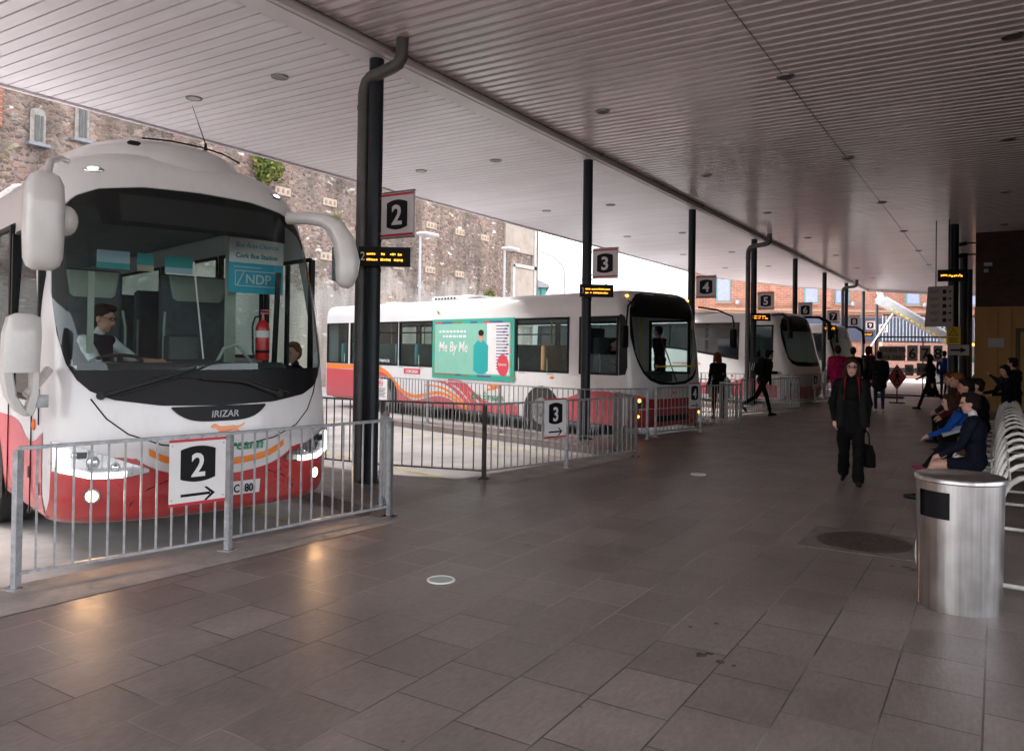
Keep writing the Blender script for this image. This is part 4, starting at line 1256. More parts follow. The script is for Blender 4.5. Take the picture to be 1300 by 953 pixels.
# central black badge plate with the maker's lettering
b = MB(); sh.patch(b, "bus black", -.42, .42, lambda y: 1.165 + .12 * (abs(y) / .42) ** 4, lambda y: 1.30, .012, ny=30, nz=6); bp_ = b.build("badge_plate", coach, smooth=60)
p0 = sh.fpt(.03, 1.20, .016)
text("IRIZAR", .082, "galvanised", bp_, "lettering", p0, (0, 1, 0), (-.16, 0, 1), bold=.001, sx=1.0, shear=.15)


def setter(b, o, u, v, s, mn):
    """running dog badge as a flat plate about s wide"""
    body = [(-.50, .13), (-.46, .19), (-.40, .23), (-.33, .235), (-.28, .19), (-.22, .16), (0, .15), (.2, .17), (.30, .14), (.42, .17), (.55, .235), (.50, .15), (.38, .095), (.31, .07),
            (.36, .0), (.46, -.05), (.50, -.11), (.44, -.10), (.30, -.04), (.20, .01), (.05, .03), (-.10, .01), (-.24, -.02), (-.40, -.06), (-.52, -.05), (-.54, -.09), (-.42, -.11), (-.24, -.08), (-.18, -.04), (-.27, .03), (-.33, .09), (-.40, .10)]
    b.prism([(x * s, z * s) for x, z in body], o, u, v, .003, mn)


b = MB(); p0 = sh.fpt(.05, 1.075, .004); setter(b, p0, (0, 1, 0), Vector((-.16, 0, 1)).normalized(), .30, "bus orange"); b.build("dog_badge", coach)
text("Bus Éireann", .135, "green text", coach, "lettering", sh.fpt(.06, .905, .008), (0, 1, 0), (-.05, 0, 1), bold=.002, shear=.2)
b = MB(); sh.patch(b, "sign white", -.04, .36, lambda y: .505, lambda y: .625, .014, ny=4, nz=1); npo = b.build("number_plate", coach)
text("C  80", .10, "sign black", npo, "lettering", sh.fpt(.20, .53, .024), (.02, 1, 0), (0, 0, 1), bold=.002, sx=.8)
# headlamps: swept units with a bright strip
def hl(s_):
    y0, y1 = s_ * 1.225, s_ * .60
    a = abs
    lo = lambda y: interp(a(y), [(.6, .775), (.8, .735), (1.0, .735), (1.225, .80)])
    hi = lambda y: interp(a(y), [(.6, .80), (.75, .86), (.95, .945), (1.12, 1.01), (1.225, 1.04)])
    b = MB(); sh.patch(b, "chrome", y0, y1, lo, hi, .014, ny=40, nz=10)
    h = b.build("headlight", coach, smooth=60)
    b = MB(); sh.patch(b, "lamp white", s_ * 1.20, s_ * .76, lambda y: lo(y) + .006, lambda y: lo(y) + .052, .022, ny=40, nz=3)
    sh.patch(b, "lamp white", s_ * 1.215, s_ * 1.15, lambda y: lo(y) + .04, lambda y: hi(y) - .05, .022, ny=8, nz=5); b.build("light_strip", h, smooth=60)
    for yy, zz, rr in ((.99, .87, .052), (.84, .825, .038), (1.10, .93, .03)):
        p = sh.fpt(s_ * yy, zz + .0, .016); n = (sh.fpt(s_ * yy, zz, 1) - sh.fpt(s_ * yy, zz, 0)).normalized()
        b = MB(); b.tube([p, p + n * .012], [rr, rr * .9], "galvanised", 18); b.tube([p + n * .012, p + n * .02], [rr * .7, rr * .3], "chrome", 18); b.build("projector", h, smooth=40)
    b = MB(); sh.patch(b, "lens glass", y0, y1, lo, hi, .05, ny=26, nz=5); b.build("lens", h, smooth=60)
    p = sh.fpt(s_ * .99, .60, .002); n = (sh.fpt(s_ * .99, .60, 1) - sh.fpt(s_ * .99, .60, 0)).normalized()
    b = MB(); b.tube([p, p + n * .012], .062, "chrome", 24); fo = b.build("fog_lamp", coach, smooth=40)
    b = MB(); b.tube([p + n * .012, p + n * .016], .046, "lamp warm", 24); b.build("bulb_face", fo)
    L = bpy.data.lights.new("fog_lamp_beam", 'SPOT'); L.energy = 1.6; L.spot_size = R(100); L.spot_blend = .8; L.color = (1, .55, .26); L.shadow_soft_size = .05
    lo_ = bpy.data.objects.new("fog_lamp_beam", L); COL.objects.link(lo_); lo_.parent = coach; lo_.location = p + n * .06
    lo_.rotation_euler = Vector((-.93, -.0, .28)).to_track_quat('Z', 'Y').to_euler()
hl(-1); hl(1)
# small roof marker lamps and roof trim
for s_ in (-1, 1):
    p = sh.fpt(s_ * .86, 3.37, .0); n = (sh.fpt(s_ * .86, 3.37, 1) - sh.fpt(s_ * .86, 3.37, 0)).normalized()
    b = MB(); M_ = Matrix((n, Vector((0, 0, 1)).cross(n).normalized(), n.cross(Vector((0, 0, 1)).cross(n)).normalized())).transposed()
    b.ell(p, (.02, .085, .035), "chrome", 20, M=M_); b.ell(p + n * .012, (.014, .05, .022), "lamp white", 16, M=M_); b.build("marker_lamp", coach, smooth=60)
b = MB()
b.tube([(-.86, -.35, 3.815), (-.83, -.1, 3.83), (-.83, .2, 3.825), (-.86, .45, 3.80), (-.95, .66, 3.76)], .009, "bus black", 6); b.build("roof_trim", coach)
b = MB(); rings = []
for i in range(9):
    th_ = PI / 2 * i / 8; cz = math.sin(th_); cr = max(.02, math.cos(th_) ** .55)
    rings.append([(-2.45 + 2.02 * cr * math.copysign(abs(math.cos(a)) ** .8, math.cos(a)), .93 * cr * math.copysign(abs(math.sin(a)) ** .8, math.sin(a)), 3.46 + .47 * cz * (1 - .0 * cr)) for a in [2 * PI * q / 48 for q in range(48)]])
b.loft(rings, "bus white", cap=True); b.build("roof_pod", coach, smooth=60)
b = MB(); b.tube([(-.95, .3, 3.83), (-.95, .3, 3.90)], [.02, .012], "bus black", 8); b.tube([(-.95, .3, 3.89), (-1.07, .2, 4.30)], [.006, .003], "bus black", 5); b.build("aerial", coach)
b = MB(); b.rbox((-.60, -.50, 3.69), (.08, .11, .03), "interior dark", .02); b.build("roof_camera", coach)
b = MB()
b.rbox((-6, 0, 3.82), (2.6, 1.5, .16), "bus white", .2); b.build("roof_unit", coach, smooth=50)
# mirrors
t = MB()
t.tube([(-.28, -1.12, 3.36), (-.06, -1.22, 3.33), (.12, -1.33, 3.26), (.22, -1.38, 3.12)], [.022, .024, .028, .035], "grey mirror shell", 12); mo_ = t.build("mirror_arm", coach, smooth=60)
t = MB()
t.loft([[(.25 + dx * a, -1.40 + w_ * c, z) for a, c in ((1, .62), (.72, .93), (0, 1), (-.72, .93), (-1, .62), (-1, -.62), (-.72, -.93), (0, -1), (.72, -.93), (1, -.62))] for z, w_, dx in ((3.14, .05, .05), (3.11, .10, .09), (3.04, .13, .11), (2.9, .138, .115), (2.65, .138, .11), (2.48, .132, .10), (2.42, .11, .09), (2.39, .07, .05))], "grey mirror shell"); t.build("mirror_shell", mo_, smooth=50)
t = MB(); t.box((.13, -1.40, 2.76), (.012, .22, .52), "mirror glass"); t.build("mirror_glass", mo_)
t = MB(); t.ell((.14, -1.22, 2.80), (.08, .09, .12), "grey mirror shell", 16); t.build("wide_mirror", mo_, smooth=60)
# lower near-side mirror
t = MB()
t.tube([(-.12, -1.26, 1.62), (-.05, -1.36, 1.5), (.0, -1.44, 1.42)], .035, "grey mirror shell", 10); m2 = t.build("mirror_arm", coach, smooth=60)
t = MB()
ring = lambda z, y, w_, d_: [(.0 + d_ * a, y + w_ * c, z) for a, c in ((1, .6), (.7, .93), (-.7, .93), (-1, .6), (-1, -.6), (-.7, -.93), (.7, -.93), (1, -.6))]
t.loft([ring(2.06, -1.47, .06, .05), ring(2.03, -1.47, .115, .09), ring(1.9, -1.48, .135, .10), ring(1.6, -1.49, .135, .10)], "grey mirror shell")
t.loft([ring(1.6, -1.58, .045, .08), ring(1.42, -1.55, .04, .07), ring(1.30, -1.48, .04, .06), ring(1.26, -1.43, .03, .05)], "grey mirror shell")
t.loft([ring(1.6, -1.39, .03, .08), ring(1.42, -1.39, .03, .07), ring(1.30, -1.42, .04, .06), ring(1.26, -1.43, .03, .05)], "grey mirror shell")
t.box((0, -1.36, 1.37), (.05, .14, .10), "galvanised"); t.build("mirror_shell", m2, smooth=50)
# far-side mirror on its big curved horn
t = MB()
pth = [(-.34, .92, 3.14), (-.12, 1.03, 3.13), (.04, 1.12, 3.10), (.14, 1.19, 3.03), (.21, 1.245, 2.88), (.25, 1.265, 2.68), (.25, 1.255, 2.55), (.25, 1.235, 2.46), (.25, 1.225, 2.425)]
t.tube(pth, [.062, .066, .072, .09, .112, .124, .115, .09, .05], "grey mirror shell", 18, flat=.9); m3 = t.build("mirror_arm", coach, smooth=60)
t = MB(); t.box((.13, 1.25, 2.66), (.02, .17, .34), "mirror glass"); t.build("mirror_glass", m3)
# wipers
b = MB()
for (ya, za), (yb, zb), (yc, zc) in (((-.93, 1.40), (-.45, 1.55), (.02, 1.70)), ((.55, 1.38), (.2, 1.50), (-.55, 1.56))):
    b.tube([tuple(sh.fpt(ya, za, .03)), tuple(sh.fpt(yb, zb, .055)), tuple(sh.fpt((yb + yc) / 2, (zb + zc) / 2, .045))], [.022, .016, .010], "rubber", 6)
    b.tube([tuple(sh.fpt(ya + .12, za + .01, .03)), tuple(sh.fpt((ya + yb) / 2 + .1, (za + zb) / 2, .032)), tuple(sh.fpt(yb + .1, zb, .03)), tuple(sh.fpt(yc, zc, .03))], .009, "rubber", 6)
    b.tube([tuple(sh.fpt(ya, za, .02)), tuple(sh.fpt(ya, za, .06))], .032, "rubber", 10)
b.build("wiper", coach, smooth=50)
# wheels, side glass, hatches, side lamps
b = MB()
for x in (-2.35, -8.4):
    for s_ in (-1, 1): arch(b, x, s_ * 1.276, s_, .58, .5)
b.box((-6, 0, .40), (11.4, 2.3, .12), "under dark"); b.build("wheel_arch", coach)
for x in (-2.35, -8.4):
    for s_ in (-1, 1): wheel(coach, x, s_ * 1.285, .5, side=s_)
for s_ in (-1, 1):
    for a, c in SW + [(-1.5, -.45)]:
        z0, z1 = (1.7, 2.95) if a < -1.55 else ((1.35, 2.85) if s_ < 0 else (.95, 2.75))
        g = MB(); sh.side(g, "side glass dark" if a < -1.55 else "windscreen glass", a - .02, c + .02, lambda x: z0 - .02, lambda x: z1 + .02, -.012, s_, nx=2, nz=8); wo = g.build("window", coach)
        g = MB()
        for q in (a, c): g.box((q, s_ * 1.255, (z0 + z1) / 2), (.05, .05, z1 - z0), "bus black")
        if not (s_ > 0 and a > -1.55): 
            for q in (z0, z1): g.box(((a + c) / 2, s_ * (sh.w(q) - .005), q), (c - a, .03, .04), "bus black")
        else:
            for q in (z0, z1): g.box(((a + c) / 2, s_ * (sh.w(q) - .005), q), (c - a, .03, .04), "bus black")
            g.box((-.98, 1.25, 1.85), (.06, .03, 1.8), "bus black")
        g.build("window_frame", wo)
b = MB(); b.ell((-.52, -1.278, 1.14), (.035, .018, .05), "amber lens", 14); b.build("side_marker", coach, smooth=60)
for x, z in ((-.7, .72), (-.35, .62)):
    b = MB(); b.rbox((x, -1.277, z), (.035, .012, .1), "galvanised dark", .01); b.build("hatch_catch", coach)
# interior
b = MB(); b.box((-6.2, 0, 1.32), (11.2, 2.40, .06), "interior dark"); b.box((-.62, 0, .93), (1.5, 2.2, .05), "interior dark")
b.box((-6.2, 0, 3.2), (10.8, 2.2, .03), "interior grey"); b.box((-11.4, 0, 2.2), (.05, 2.3, 2.0), "interior dark"); b.build("cabin_lining", coach)
b = MB()
b.loft([[(x, y, z) for y, x in ((-1.02, -.55 + q), (-.8, -.2 + q), (-.3, .02 + q * .6), (.4, .03 + q * .6), (.8, -.12 + q * .6), (.98, -.4 + q), (.9, -.75), (.2, -.72), (-.2, -.62), (-1.0, -.75))] for z, q in ((1.0, 0), (1.45, 0), (1.62, -.06), (1.66, -.14))], "dash dark")
b.build("dashboard", coach, smooth=40)
b = MB(); ring = [(-.60 + .15 * math.sin(a), -.62 + .22 * math.cos(a), 1.66 + .07 * math.sin(a)) for a in [i * PI / 12 for i in range(25)]]; b.tube(ring, .017, "rubber", 8); b.tube([(-.60, -.62, 1.66), (-.5, -.62, 1.5)], .03, "rubber", 8)
b.tube([(-.60, -.82, 1.66), (-.60, -.42, 1.66)], .014, "rubber", 6); b.build("steering_wheel", coach, smooth=50)
seat(coach, -1.35, -.66, 1.2, .46, .85, "seat slate")
for x in (-2.0,):
    seat(coach, -1.85, -.50, 1.4, .60, 1.10, "seat slate", "seat cover green"); seat(coach, -1.75, .55, 1.4, .78, 1.10, "seat slate", "seat cover green")
for x in (-3.0, -4.0, -5.2, -6.6, -8.2):
    seat(coach, x, -.85, 1.4, .5, 1.05, "seat slate"); seat(coach, x, .85, 1.4, .5, 1.05, "seat slate")
b = MB(); b.box((-.98, .60, 2.1), (.07, .09, 2.2), "seat cover green"); b.tube([(-.7, .95, 1.1), (-.6, .95, 2.6)], .03, "interior dark", 8)
b.tube([(-.62, .3, 1.62), (-.60, .38, 1.80), (-.6, .52, 1.84), (-.62, .68, 1.66)], .018, "seat cover green", 8); b.build("grab_rail", coach)
b = MB(); b.tube([(-.42, .0, 2.62), (-.40, .10, 1.70)], .008, "sign white", 6); b.build("thin_pole", coach)
b = MB(); b.rbox((-.6, -.03, 1.80), (.2, .3, .26), "dash dark", .04); b.build("ticket_machine", coach)
b = MB()
b.box((-.28, -.92, 2.1), (.02, .05, .7), "seat cover green"); b.build("window_stay", coach)
# fire extinguisher
fe = empty("fire_extinguisher", (0, 0, 0), 0, "red fire extinguisher standing behind the coach windscreen", "extinguisher")
b = MB(); b.lathe((0, 0, 0), [(.02, 0), (.07, .005), (.075, .02), (.075, .34), (.06, .39), (.025, .42), (.022, .45)], "fire red", 24); b.build("cylinder", fe, smooth=40)
b = MB(); b.lathe((0, 0, .24), [(.0755, 0), (.0765, 0), (.0765, .07), (.0755, .07)], "sign white", 24); b.lathe((0, 0, .08), [(.0755, 0), (.0768, 0), (.0768, .03), (.0755, .03)], "sign black", 24); b.build("label_band", fe)
b = MB(); b.tube([(.0, 0, .44), (.0, 0, .49)], .016, "galvanised", 8); b.box((.0, .03, .495), (.02, .12, .014), "fire red"); b.box((.0, .03, .525), (.02, .11, .012), "fire red"); b.build("valve", fe)
b = MB(); b.tube([(0, -.02, .46), (0, -.09, .45), (0, -.12, .36), (0, -.11, .1), (0, -.09, .03)], .011, "rubber", 6); b.build("hose", fe)
CM = Matrix.Rotation(HEAD, 4, 'Z'); CM.translation = Vector((-6.09, 4.57, -.12))
def cw(x, y, z): return CM @ Vector((x, y, z))
fe.location = cw(-.5, .74, 1.68); fe.rotation_euler = (0, 0, HEAD); fe.scale = (.92, .92, .98)
# notice hung in the coach
nt_ = empty("bus_station_notice", (0, 0, 0), 0, "blue and white Cork Bus Station notice seen through the coach windscreen", "notice")
nt_.location = cw(-.80, .50, 2.40); nt_.rotation_euler = (0, 0, HEAD)
b = MB(); b.box((0, .3, .26), (.01, .60, .56), "sky blue print"); b.box((.003, .3, .42), (.01, .60, .25), "sign white"); b.build("panel", nt_)
text("Bus Áras Chorcaí", .072, "sky blue print", nt_, "lettering", (.011, .30, .455), (0, 1, 0), (0, 0, 1), shear=.2, sx=.92)
text("Cork Bus Station", .072, "teal text", nt_, "lettering", (.011, .30, .345), (0, 1, 0), (0, 0, 1), bold=.0015, sx=.92)
text("NDP", .14, "sign white", nt_, "lettering", (.0075, .32, .08), (0, 1, 0), (0, 0, 1))
b = MB()
for q in (.055, .21): b.box((.006, .30, q), (.004, .46, .007), "sign white")
for q in (.07, .53): b.box((.006, q, .132), (.004, .007, .16), "sign white")
b.tube([(.007, .09, .06), (.007, .16, .2)], .006, "sign white", 5)
b.box((.006, .2, .25), (.003, .3, .012), "pale blue print"); b.build("frame_lines", nt_)
for i, (y, w_, mn, mn2, lab) in enumerate(((-.62, .30, "pale blue print", "teal print", "blue and teal card hung behind the coach windscreen, left one"), (-.25, .16, "teal print", "plate cream", "narrow teal card hung behind the coach windscreen"), (.02, .28, "teal print", "pale blue print", "wide teal card hung behind the coach windscreen"))):
    q = empty("window_card", cw(-1.25, y, 2.52), HEAD, lab, "card", "cards behind the coach windscreen")
    b = MB(); b.box((0, w_ / 2, .14), (.01, w_, .18), mn); b.box((.003, w_ / 2, .08), (.01, w_, .06), mn2); b.build("card", q)
# stickers
b = MB(); b.box((.0, 0, 0), (.003, .09, .10), "sign white"); so = tag(b.build("sticker"), "small white sticker low on the coach windscreen's right edge", "sticker"); so.location = cw(-.02, 1.08, 1.72); so.rotation_euler = (0, 0, HEAD + R(40))

# ------------------------------------------------------------------ single-deck bus at bay 4
BO = (-5.80, 15.45, -.12)
bus = empty("city_bus", BO, HEAD, "white and red single-deck bus with a green advert on its side, parked behind the railings", "bus")
bpf = [(.22, 1.20, .04), (.30, 1.24, .09), (.5, 1.25, .12), (.9, 1.25, .12), (1.2, 1.25, .10), (1.8, 1.25, .04), (2.4, 1.245, -.05), (2.7, 1.235, -.11), (2.84, 1.20, -.16), (2.93, 1.12, -.22), (2.98, .98, -.30), (3.0, .80, -.45), (3.01, .1, -1.2)]
sb = Shell(11.75, [(z + Z0 - .05, w_, f) for z, w_, f in bpf], D=.34, n=3.2, nf=64)
btop = lin([(0, 3.04), (.6, 3.02), (.85, 2.96), (1.0, 2.84), (1.09, 2.64), (1.13, 2.35), (1.14, 2.12)])
bbot = lin([(0, 1.13), (.45, 1.15), (.75, 1.24), (.92, 1.38), (1.03, 1.58), (1.10, 1.82), (1.14, 2.12)])
BT = lambda y: btop(abs(y)); BB = lambda y: bbot(abs(y))
BW = [(-11.70, -10.52), (-10.36, -9.1), (-9.0, -7.98), (-7.88, -6.42), (-3.29, -1.68), (-1.34, -.34)]
def bh(side, x0, x1, z0, z1):
    for a, c in (BW if side == 'L' else [(-11.7, -10.5), (-10.3, -8.1), (-8.0, -6.2), (-6.1, -4.4), (-4.3, -2.3), (-1.4, -.34)]):
        if a - .001 <= x0 and x1 <= c + .001 and z0 >= 1.349 and z1 <= 2.501: return True
    return False
zs = [.32, .42, .6, .8, 1.0, 1.1] + [round(1.15 + .05 * i, 3) for i in range(34)] + [z + Z0 - .05 for z, a, c in bpf if z + Z0 - .05 > 2.81] 
zs = sorted(set(zs))
xs = sorted(set([-11.75] + [v for a in BW for v in a] + [-10.5, -10.3, -8.1, -8.0, -6.2, -6.1, -4.4, -4.3, -2.3, -1.4]))
sb.body("body", bus, "bus white", zs, xs, bh, lambda y, z: abs(y) < 1.12 and BB(y) + .03 < z < BT(y) - .03)
b2 = MB(); sb.patch(b2, "windscreen glass", -1.138, 1.138, BB, BT, .016, ny=50, nz=22); ws = b2.build("windscreen", bus, smooth=60)
b = MB()
sb.patch(b, "bus black", -1.138, 1.138, BB, lambda y: min(BT(y), BB(y) + .055 + .05 * (abs(y) / 1.1) ** 2), .010, ny=50, nz=2)
sb.patch(b, "bus black", -1.12, 1.12, lambda y: max(BB(y), min(2.50, BT(y) - .05)), BT, .010, ny=50, nz=5)
for s_ in (-1, 1): sb.patch(b, "bus black", s_ * 1.07, s_ * 1.138, BB, BT, .011, ny=4, nz=16)
b.build("screen_border", ws, smooth=60)
b = MB(); sb.patch(b, "led off", -.75, .75, lambda y: 2.58, lambda y: 2.86, .0125, ny=12, nz=2); b.build("destination_panel", ws, smooth=60)
b = MB(); b.box((.16, .05, 1.52), (.03, 1.3, .03), "pole yellow"); b.build("cash_rail", ws)
b = MB(); sb.patch(b, "bus red", -1.215, 1.215, lambda y: .292, lambda y: .86 + .10 * max(0, (abs(y) - .7) / .5), .006, ny=80, nz=22); b.build("red_bumper", bus, smooth=60)
b = MB()
sb.patch(b, "bus white far", -1.2, 1.2, lambda y: .66, lambda y: .675, .009, ny=80, nz=1); sb.patch(b, "interior dark", -.55, .55, lambda y: .40, lambda y: .52, .011, ny=24, nz=5); b.build("bumper_line", bus, smooth=60)
b = MB(); setter(b, sb.fpt(.05, .96, .004), (0, 1, 0), (0, 0, 1), .22, "bus orange"); b.build("dog_badge", bus)
for s_ in (-1, 1):
    b = MB(); sb.patch(b, "chrome", s_ * 1.20, s_ * .93, lambda y: .58, lambda y: .86, .008, ny=8, nz=3); h = b.build("headlight", bus, smooth=60)
    for zz, yy, mn, rr in ((.84, 1.04, "lamp amber", .035), (.70, 1.10, "lamp amber", .028), (.62, 1.0, "amber lens", .04), (.53, 1.06, "lamp amber", .03)):
        p_ = sb.fpt(s_ * yy, zz, .01); n = (sb.fpt(s_ * yy, zz, 1) - sb.fpt(s_ * yy, zz, 0)).normalized()
        b = MB(); b.tube([p_, p_ + n * .015], rr, mn, 14); b.build("lamp_face", h, smooth=40)
    b = MB(); b.ell(sb.fpt(s_ * 1.05, 2.93, .0), (.03, .04, .03), "lamp amber", 10); b.build("marker_lamp", bus)
# flank graphics (near side)
b = MB()
D2 = dict(off=.0032, side=-1)
zl = lambda x: .325
sb.side(b, "bus red side", -11.72, -8.9, zl, lambda x: 1.16, nx=8, **D2)
redt = smo([(-8.9, 1.16), (-8.6, 1.12), (-8.3, .98), (-8.0, .80), (-7.7, .60), (-7.4, .48), (-7.1, .45), (-6.7, .52), (-6.3, .60), (-5.9, .60), (-5.5, .50), (-5.2, .36), (-5.0, .327)])
sb.side(b, "bus red side", -8.9, -5.0, zl, redt, nx=70, **D2)
sb.side(b, "bus red side", -5.0, -3.2, zl, smo([(-5.0, .44), (-4.7, .52), (-4.3, .55), (-3.2, .56)]), nx=14, **D2)
sb.side(b, "bus red side", -1.95, -.23, zl, smo([(-1.95, .70), (-1.6, .84), (-1.2, .96), (-.7, 1.0), (-.23, .97)]), nx=20, **D2)
# slanting flames
def flame(mn, pts, w0, w1, off=.0045):
    c = [(x, z) for x, z in pts]; n = 40; vs = []; fs = []
    X = [p_[0] for p_ in c]
    for i in range(n + 1):
        x = X[0] + (X[-1] - X[0]) * i / n; z = sinterp(x, c); w_ = w0 + (w1 - w0) * i / n
        e = .01; sl = (sinterp(x + e, c) - sinterp(x - e, c)) / (2 * e); k_ = math.sqrt(1 + sl * sl)
        vs += [(x, -(sb.w(max(.33, z + w_ * k_)) + off), max(.33, z + w_ * k_)), (x, -(sb.w(max(.33, z - w_ * k_)) + off), max(.33, z - w_ * k_))]
    for i in range(n): fs.append((2 * i, 2 * i + 2, 2 * i + 3, 2 * i + 1))
    b.add(vs, fs, mn)
flame("bus orange", [(-11.72, 1.24), (-9.2, 1.24), (-8.75, 1.21), (-8.4, 1.09), (-8.1, .90), (-7.8, .70), (-7.45, .575), (-7.1, .545), (-6.7, .61), (-6.3, .68), (-5.95, .68), (-5.6, .6), (-5.3, .46), (-5.12, .345)], .075, .035)
flame("bus orange", [(-6.75, .86), (-6.3, .86), (-5.9, .80), (-5.5, .66), (-5.2, .50), (-5.0, .35)], .012, .05)
flame("bus red side", [(-6.45, .99), (-6.0, .97), (-5.6, .86), (-5.25, .68), (-4.95, .46), (-4.85, .345)], .012, .07)
flame("bus red side", [(-5.75, 1.0), (-5.4, .95), (-5.05, .76), (-4.75, .52), (-4.55, .36)], .06, .10, .0055)
flame("bus red side", [(-5.55, 1.0), (-5.15, .96), (-4.75, .74), (-4.45, .58), (-4.1, .50)], .05, .05, .0062)
b.build("side_paint", bus)
b = MB()
sb.side(b, "bus red side", -7.66, -6.92, lambda x: 1.13, lambda x: 1.27, .006, -1, nx=2); lp = b.build("name_label", bus)
text("CORCAIGH", .11, "sign white", lp, "lettering", (-7.29, -1.2595, 1.16), (1, 0, 0), (0, 0, 1), bold=.002, sx=.95)
text("www.buseireann.ie", .15, "sign white", bus, "lettering", (-8.9, -1.262, 1.42), (1, 0, 0), (0, 0, 1), bold=.002)
text("Bus Éireann", .24, "green text", bus, "lettering", (-4.25, -1.262, .62), (1, 0, 0), (0, 0, 1), bold=.001, sx=1.0)
b = MB(); setter(b, (-4.0, -1.258, .90), (1, 0, 0), (0, 0, 1), .5, "bus orange"); b.build("dog_badge", bus)
# advert
ad = MB(); ad.box((-4.86, -1.262, 1.81), (3.06, .02, 1.47), "advert rim"); ado = ad.build("advert_panel", bus)
b = MB(); b.box((-4.86, -1.2735, 1.82), (2.86, .003, 1.26), "advert green"); b.box((-3.88, -1.2755, 1.83), (.78, .003, 1.2), "sign white")
for i in range(15): b.box((-3.74, -1.2775, 2.36 - i * .072), (.40, .002, .022), "advert navy"); b.box((-3.55 - .06 * (i % 3), -1.279, 2.36 - i * .072), (.08, .002, .04), "advert navy")
random.seed(2)
for z in (2.455, 1.175):
    x = -6.28
    while x < -3.5:
        w_ = random.uniform(.12, .3); b.box((x + w_ / 2, -1.2752, z), (w_, .003, .045), random.choice(["advert red", "advert olive", "advert navy", "advert rim"])); x += w_
for x in (-6.30, -3.43):
    z = 1.17
    while z < 2.44: b.box((x, -1.2752, z + .05), (.04, .003, .1), random.choice(["advert red", "advert olive", "advert rim"])); z += .11
def disc(b, cx, cz, rx, rz, y, mn): b.prism([(cx + rx * math.cos(a * PI / 16), cz + rz * math.sin(a * PI / 16)) for a in range(32)], (0, y, 0), (1, 0, 0), (0, 0, 1), .002, mn)
b.prism([(-4.75, 1.9), (-4.60, 2.02), (-4.38, 2.02), (-4.22, 1.9), (-4.22, 1.3), (-4.40, 1.22), (-4.58, 1.22), (-4.75, 1.3)], (0, -1.2775, 0), (1, 0, 0), (0, 0, 1), .002, "teal print")
disc(b, -4.49, 2.14, .09, .12, -1.2778, "skin_pale"); disc(b, -4.48, 2.2, .10, .075, -1.2798, "hair_brown"); b.box((-4.49, -1.2792, 2.03), (.08, .002, .1), "skin_pale")
disc(b, -3.70, 1.45, .20, .25, -1.2810, "advert red"); b.build("advert_print", ado)
text("WHO'D BE SUCH A KNOB\nAS TO WASTE IT?", .10, "sign white", ado, "lettering", (-5.55, -1.2775, 2.22), (1, 0, 0), (0, 0, 1)) if False else None
b = MB()
for z, x0, x1 in ((2.24, -6.1, -5.05), (2.12, -5.95, -5.15)):
    x = x0
    while x < x1: w_ = random.uniform(.05, .13); b.box((x + w_ / 2, -1.2752, z), (w_, .003, .055), "sign white"); x += w_ + .04
b.build("small_print", ado)
text("Me By Me", .36, "sign white", ado, "lettering", (-5.55, -1.2775, 1.74), (1, 0, 0), (0, 0, 1), bold=.004, sx=.78, shear=.15)
text("hynoms.", .085, "sign white", ado, "lettering", (-3.70, -1.285, 1.44), (1, 0, 0), (0, 0, 1), bold=.001)
# windows
for s_ in (-1, 1):
    for a, c in (BW if s_ < 0 else [(-11.7, -10.5), (-10.3, -8.1), (-8.0, -6.2), (-6.1, -4.4), (-4.3, -2.3), (-1.4, -.34)]):
        g = MB(); g.box(((a + c) / 2, s_ * 1.235, 1.925), (c - a + .02, .008, 1.17), "pane glass"); wo = g.build("window", bus)
        g = MB()
        for q in (a, c): g.box((q, s_ * 1.24, 1.925), (.06, .03, 1.2), "bus black")
        for q in (1.35, 2.5): g.box(((a + c) / 2, s_ * 1.24, q), (c - a, .03, .05), "bus black")
        if abs(a + 7.88) < .01 or abs(a + 9) < .01 or a in (-8.0, -6.1): g.box(((a + c) / 2, s_ * 1.24, 2.22), (c - a, .03, .035), "bus black")
        g.build("window_frame", wo)
b = MB(); b.prism([(-.30, 1.33), (-.14, 1.35), (-.085, 1.5), (-.10, 2.2), (-.16, 2.5), (-.24, 2.55), (-.30, 2.55)], (0, -1.245, 0), (1, 0, 0), (0, 0, 1), .006, "bus black"); b.build("quarter_light", bus)
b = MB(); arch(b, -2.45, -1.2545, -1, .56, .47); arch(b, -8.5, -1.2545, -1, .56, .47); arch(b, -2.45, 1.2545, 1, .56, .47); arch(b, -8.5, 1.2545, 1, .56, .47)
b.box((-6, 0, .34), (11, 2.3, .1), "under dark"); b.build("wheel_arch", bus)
for x in (-2.45, -8.5):
    for s_ in (-1, 1): wheel(bus, x, s_ * 1.262, .48, side=s_)
b = MB(); b.ell((-2.15, -1.25, 1.22), (.07, .015, .03), "amber lens", 12); b.build("side_marker", bus)
b = MB()
b.rbox((-6.2, -.3, 3.11), (1.7, 1.2, .12), "bus white far", .15)
for i in range(7): b.box((-6.75 + i * .13, -.905, 3.11), (.07, .01, .05), "interior dark")
b.rbox((-9.2, -.4, 3.09), (.5, .6, .06), "bus white far", .1); b.build("roof_vent", bus, smooth=50)
b = MB(); b.tube([(-.9, -.85, 3.0), (-.85, -.9, 3.14), (-.95, -.92, 3.2)], .02, "bus black", 6); b.build("aerial", bus)
b = MB(); b.tube([(-.12, -1.2, 2.82), (.05, -1.33, 2.78), (.05, -1.42, 2.7), (.03, -1.45, 2.3)], .02, "bus black", 8); m_ = b.build("mirror_arm", bus)
b = MB(); b.rbox((.02, -1.5, 2.1), (.12, .2, .46), "bus black", .05); b.build("mirror_shell", m_, smooth=50)
b = MB(); b.rbox((.1, -1.3, 2.74), (.1, .12, .13), "bus black", .04); b.build("wide_mirror", m_, smooth=50)
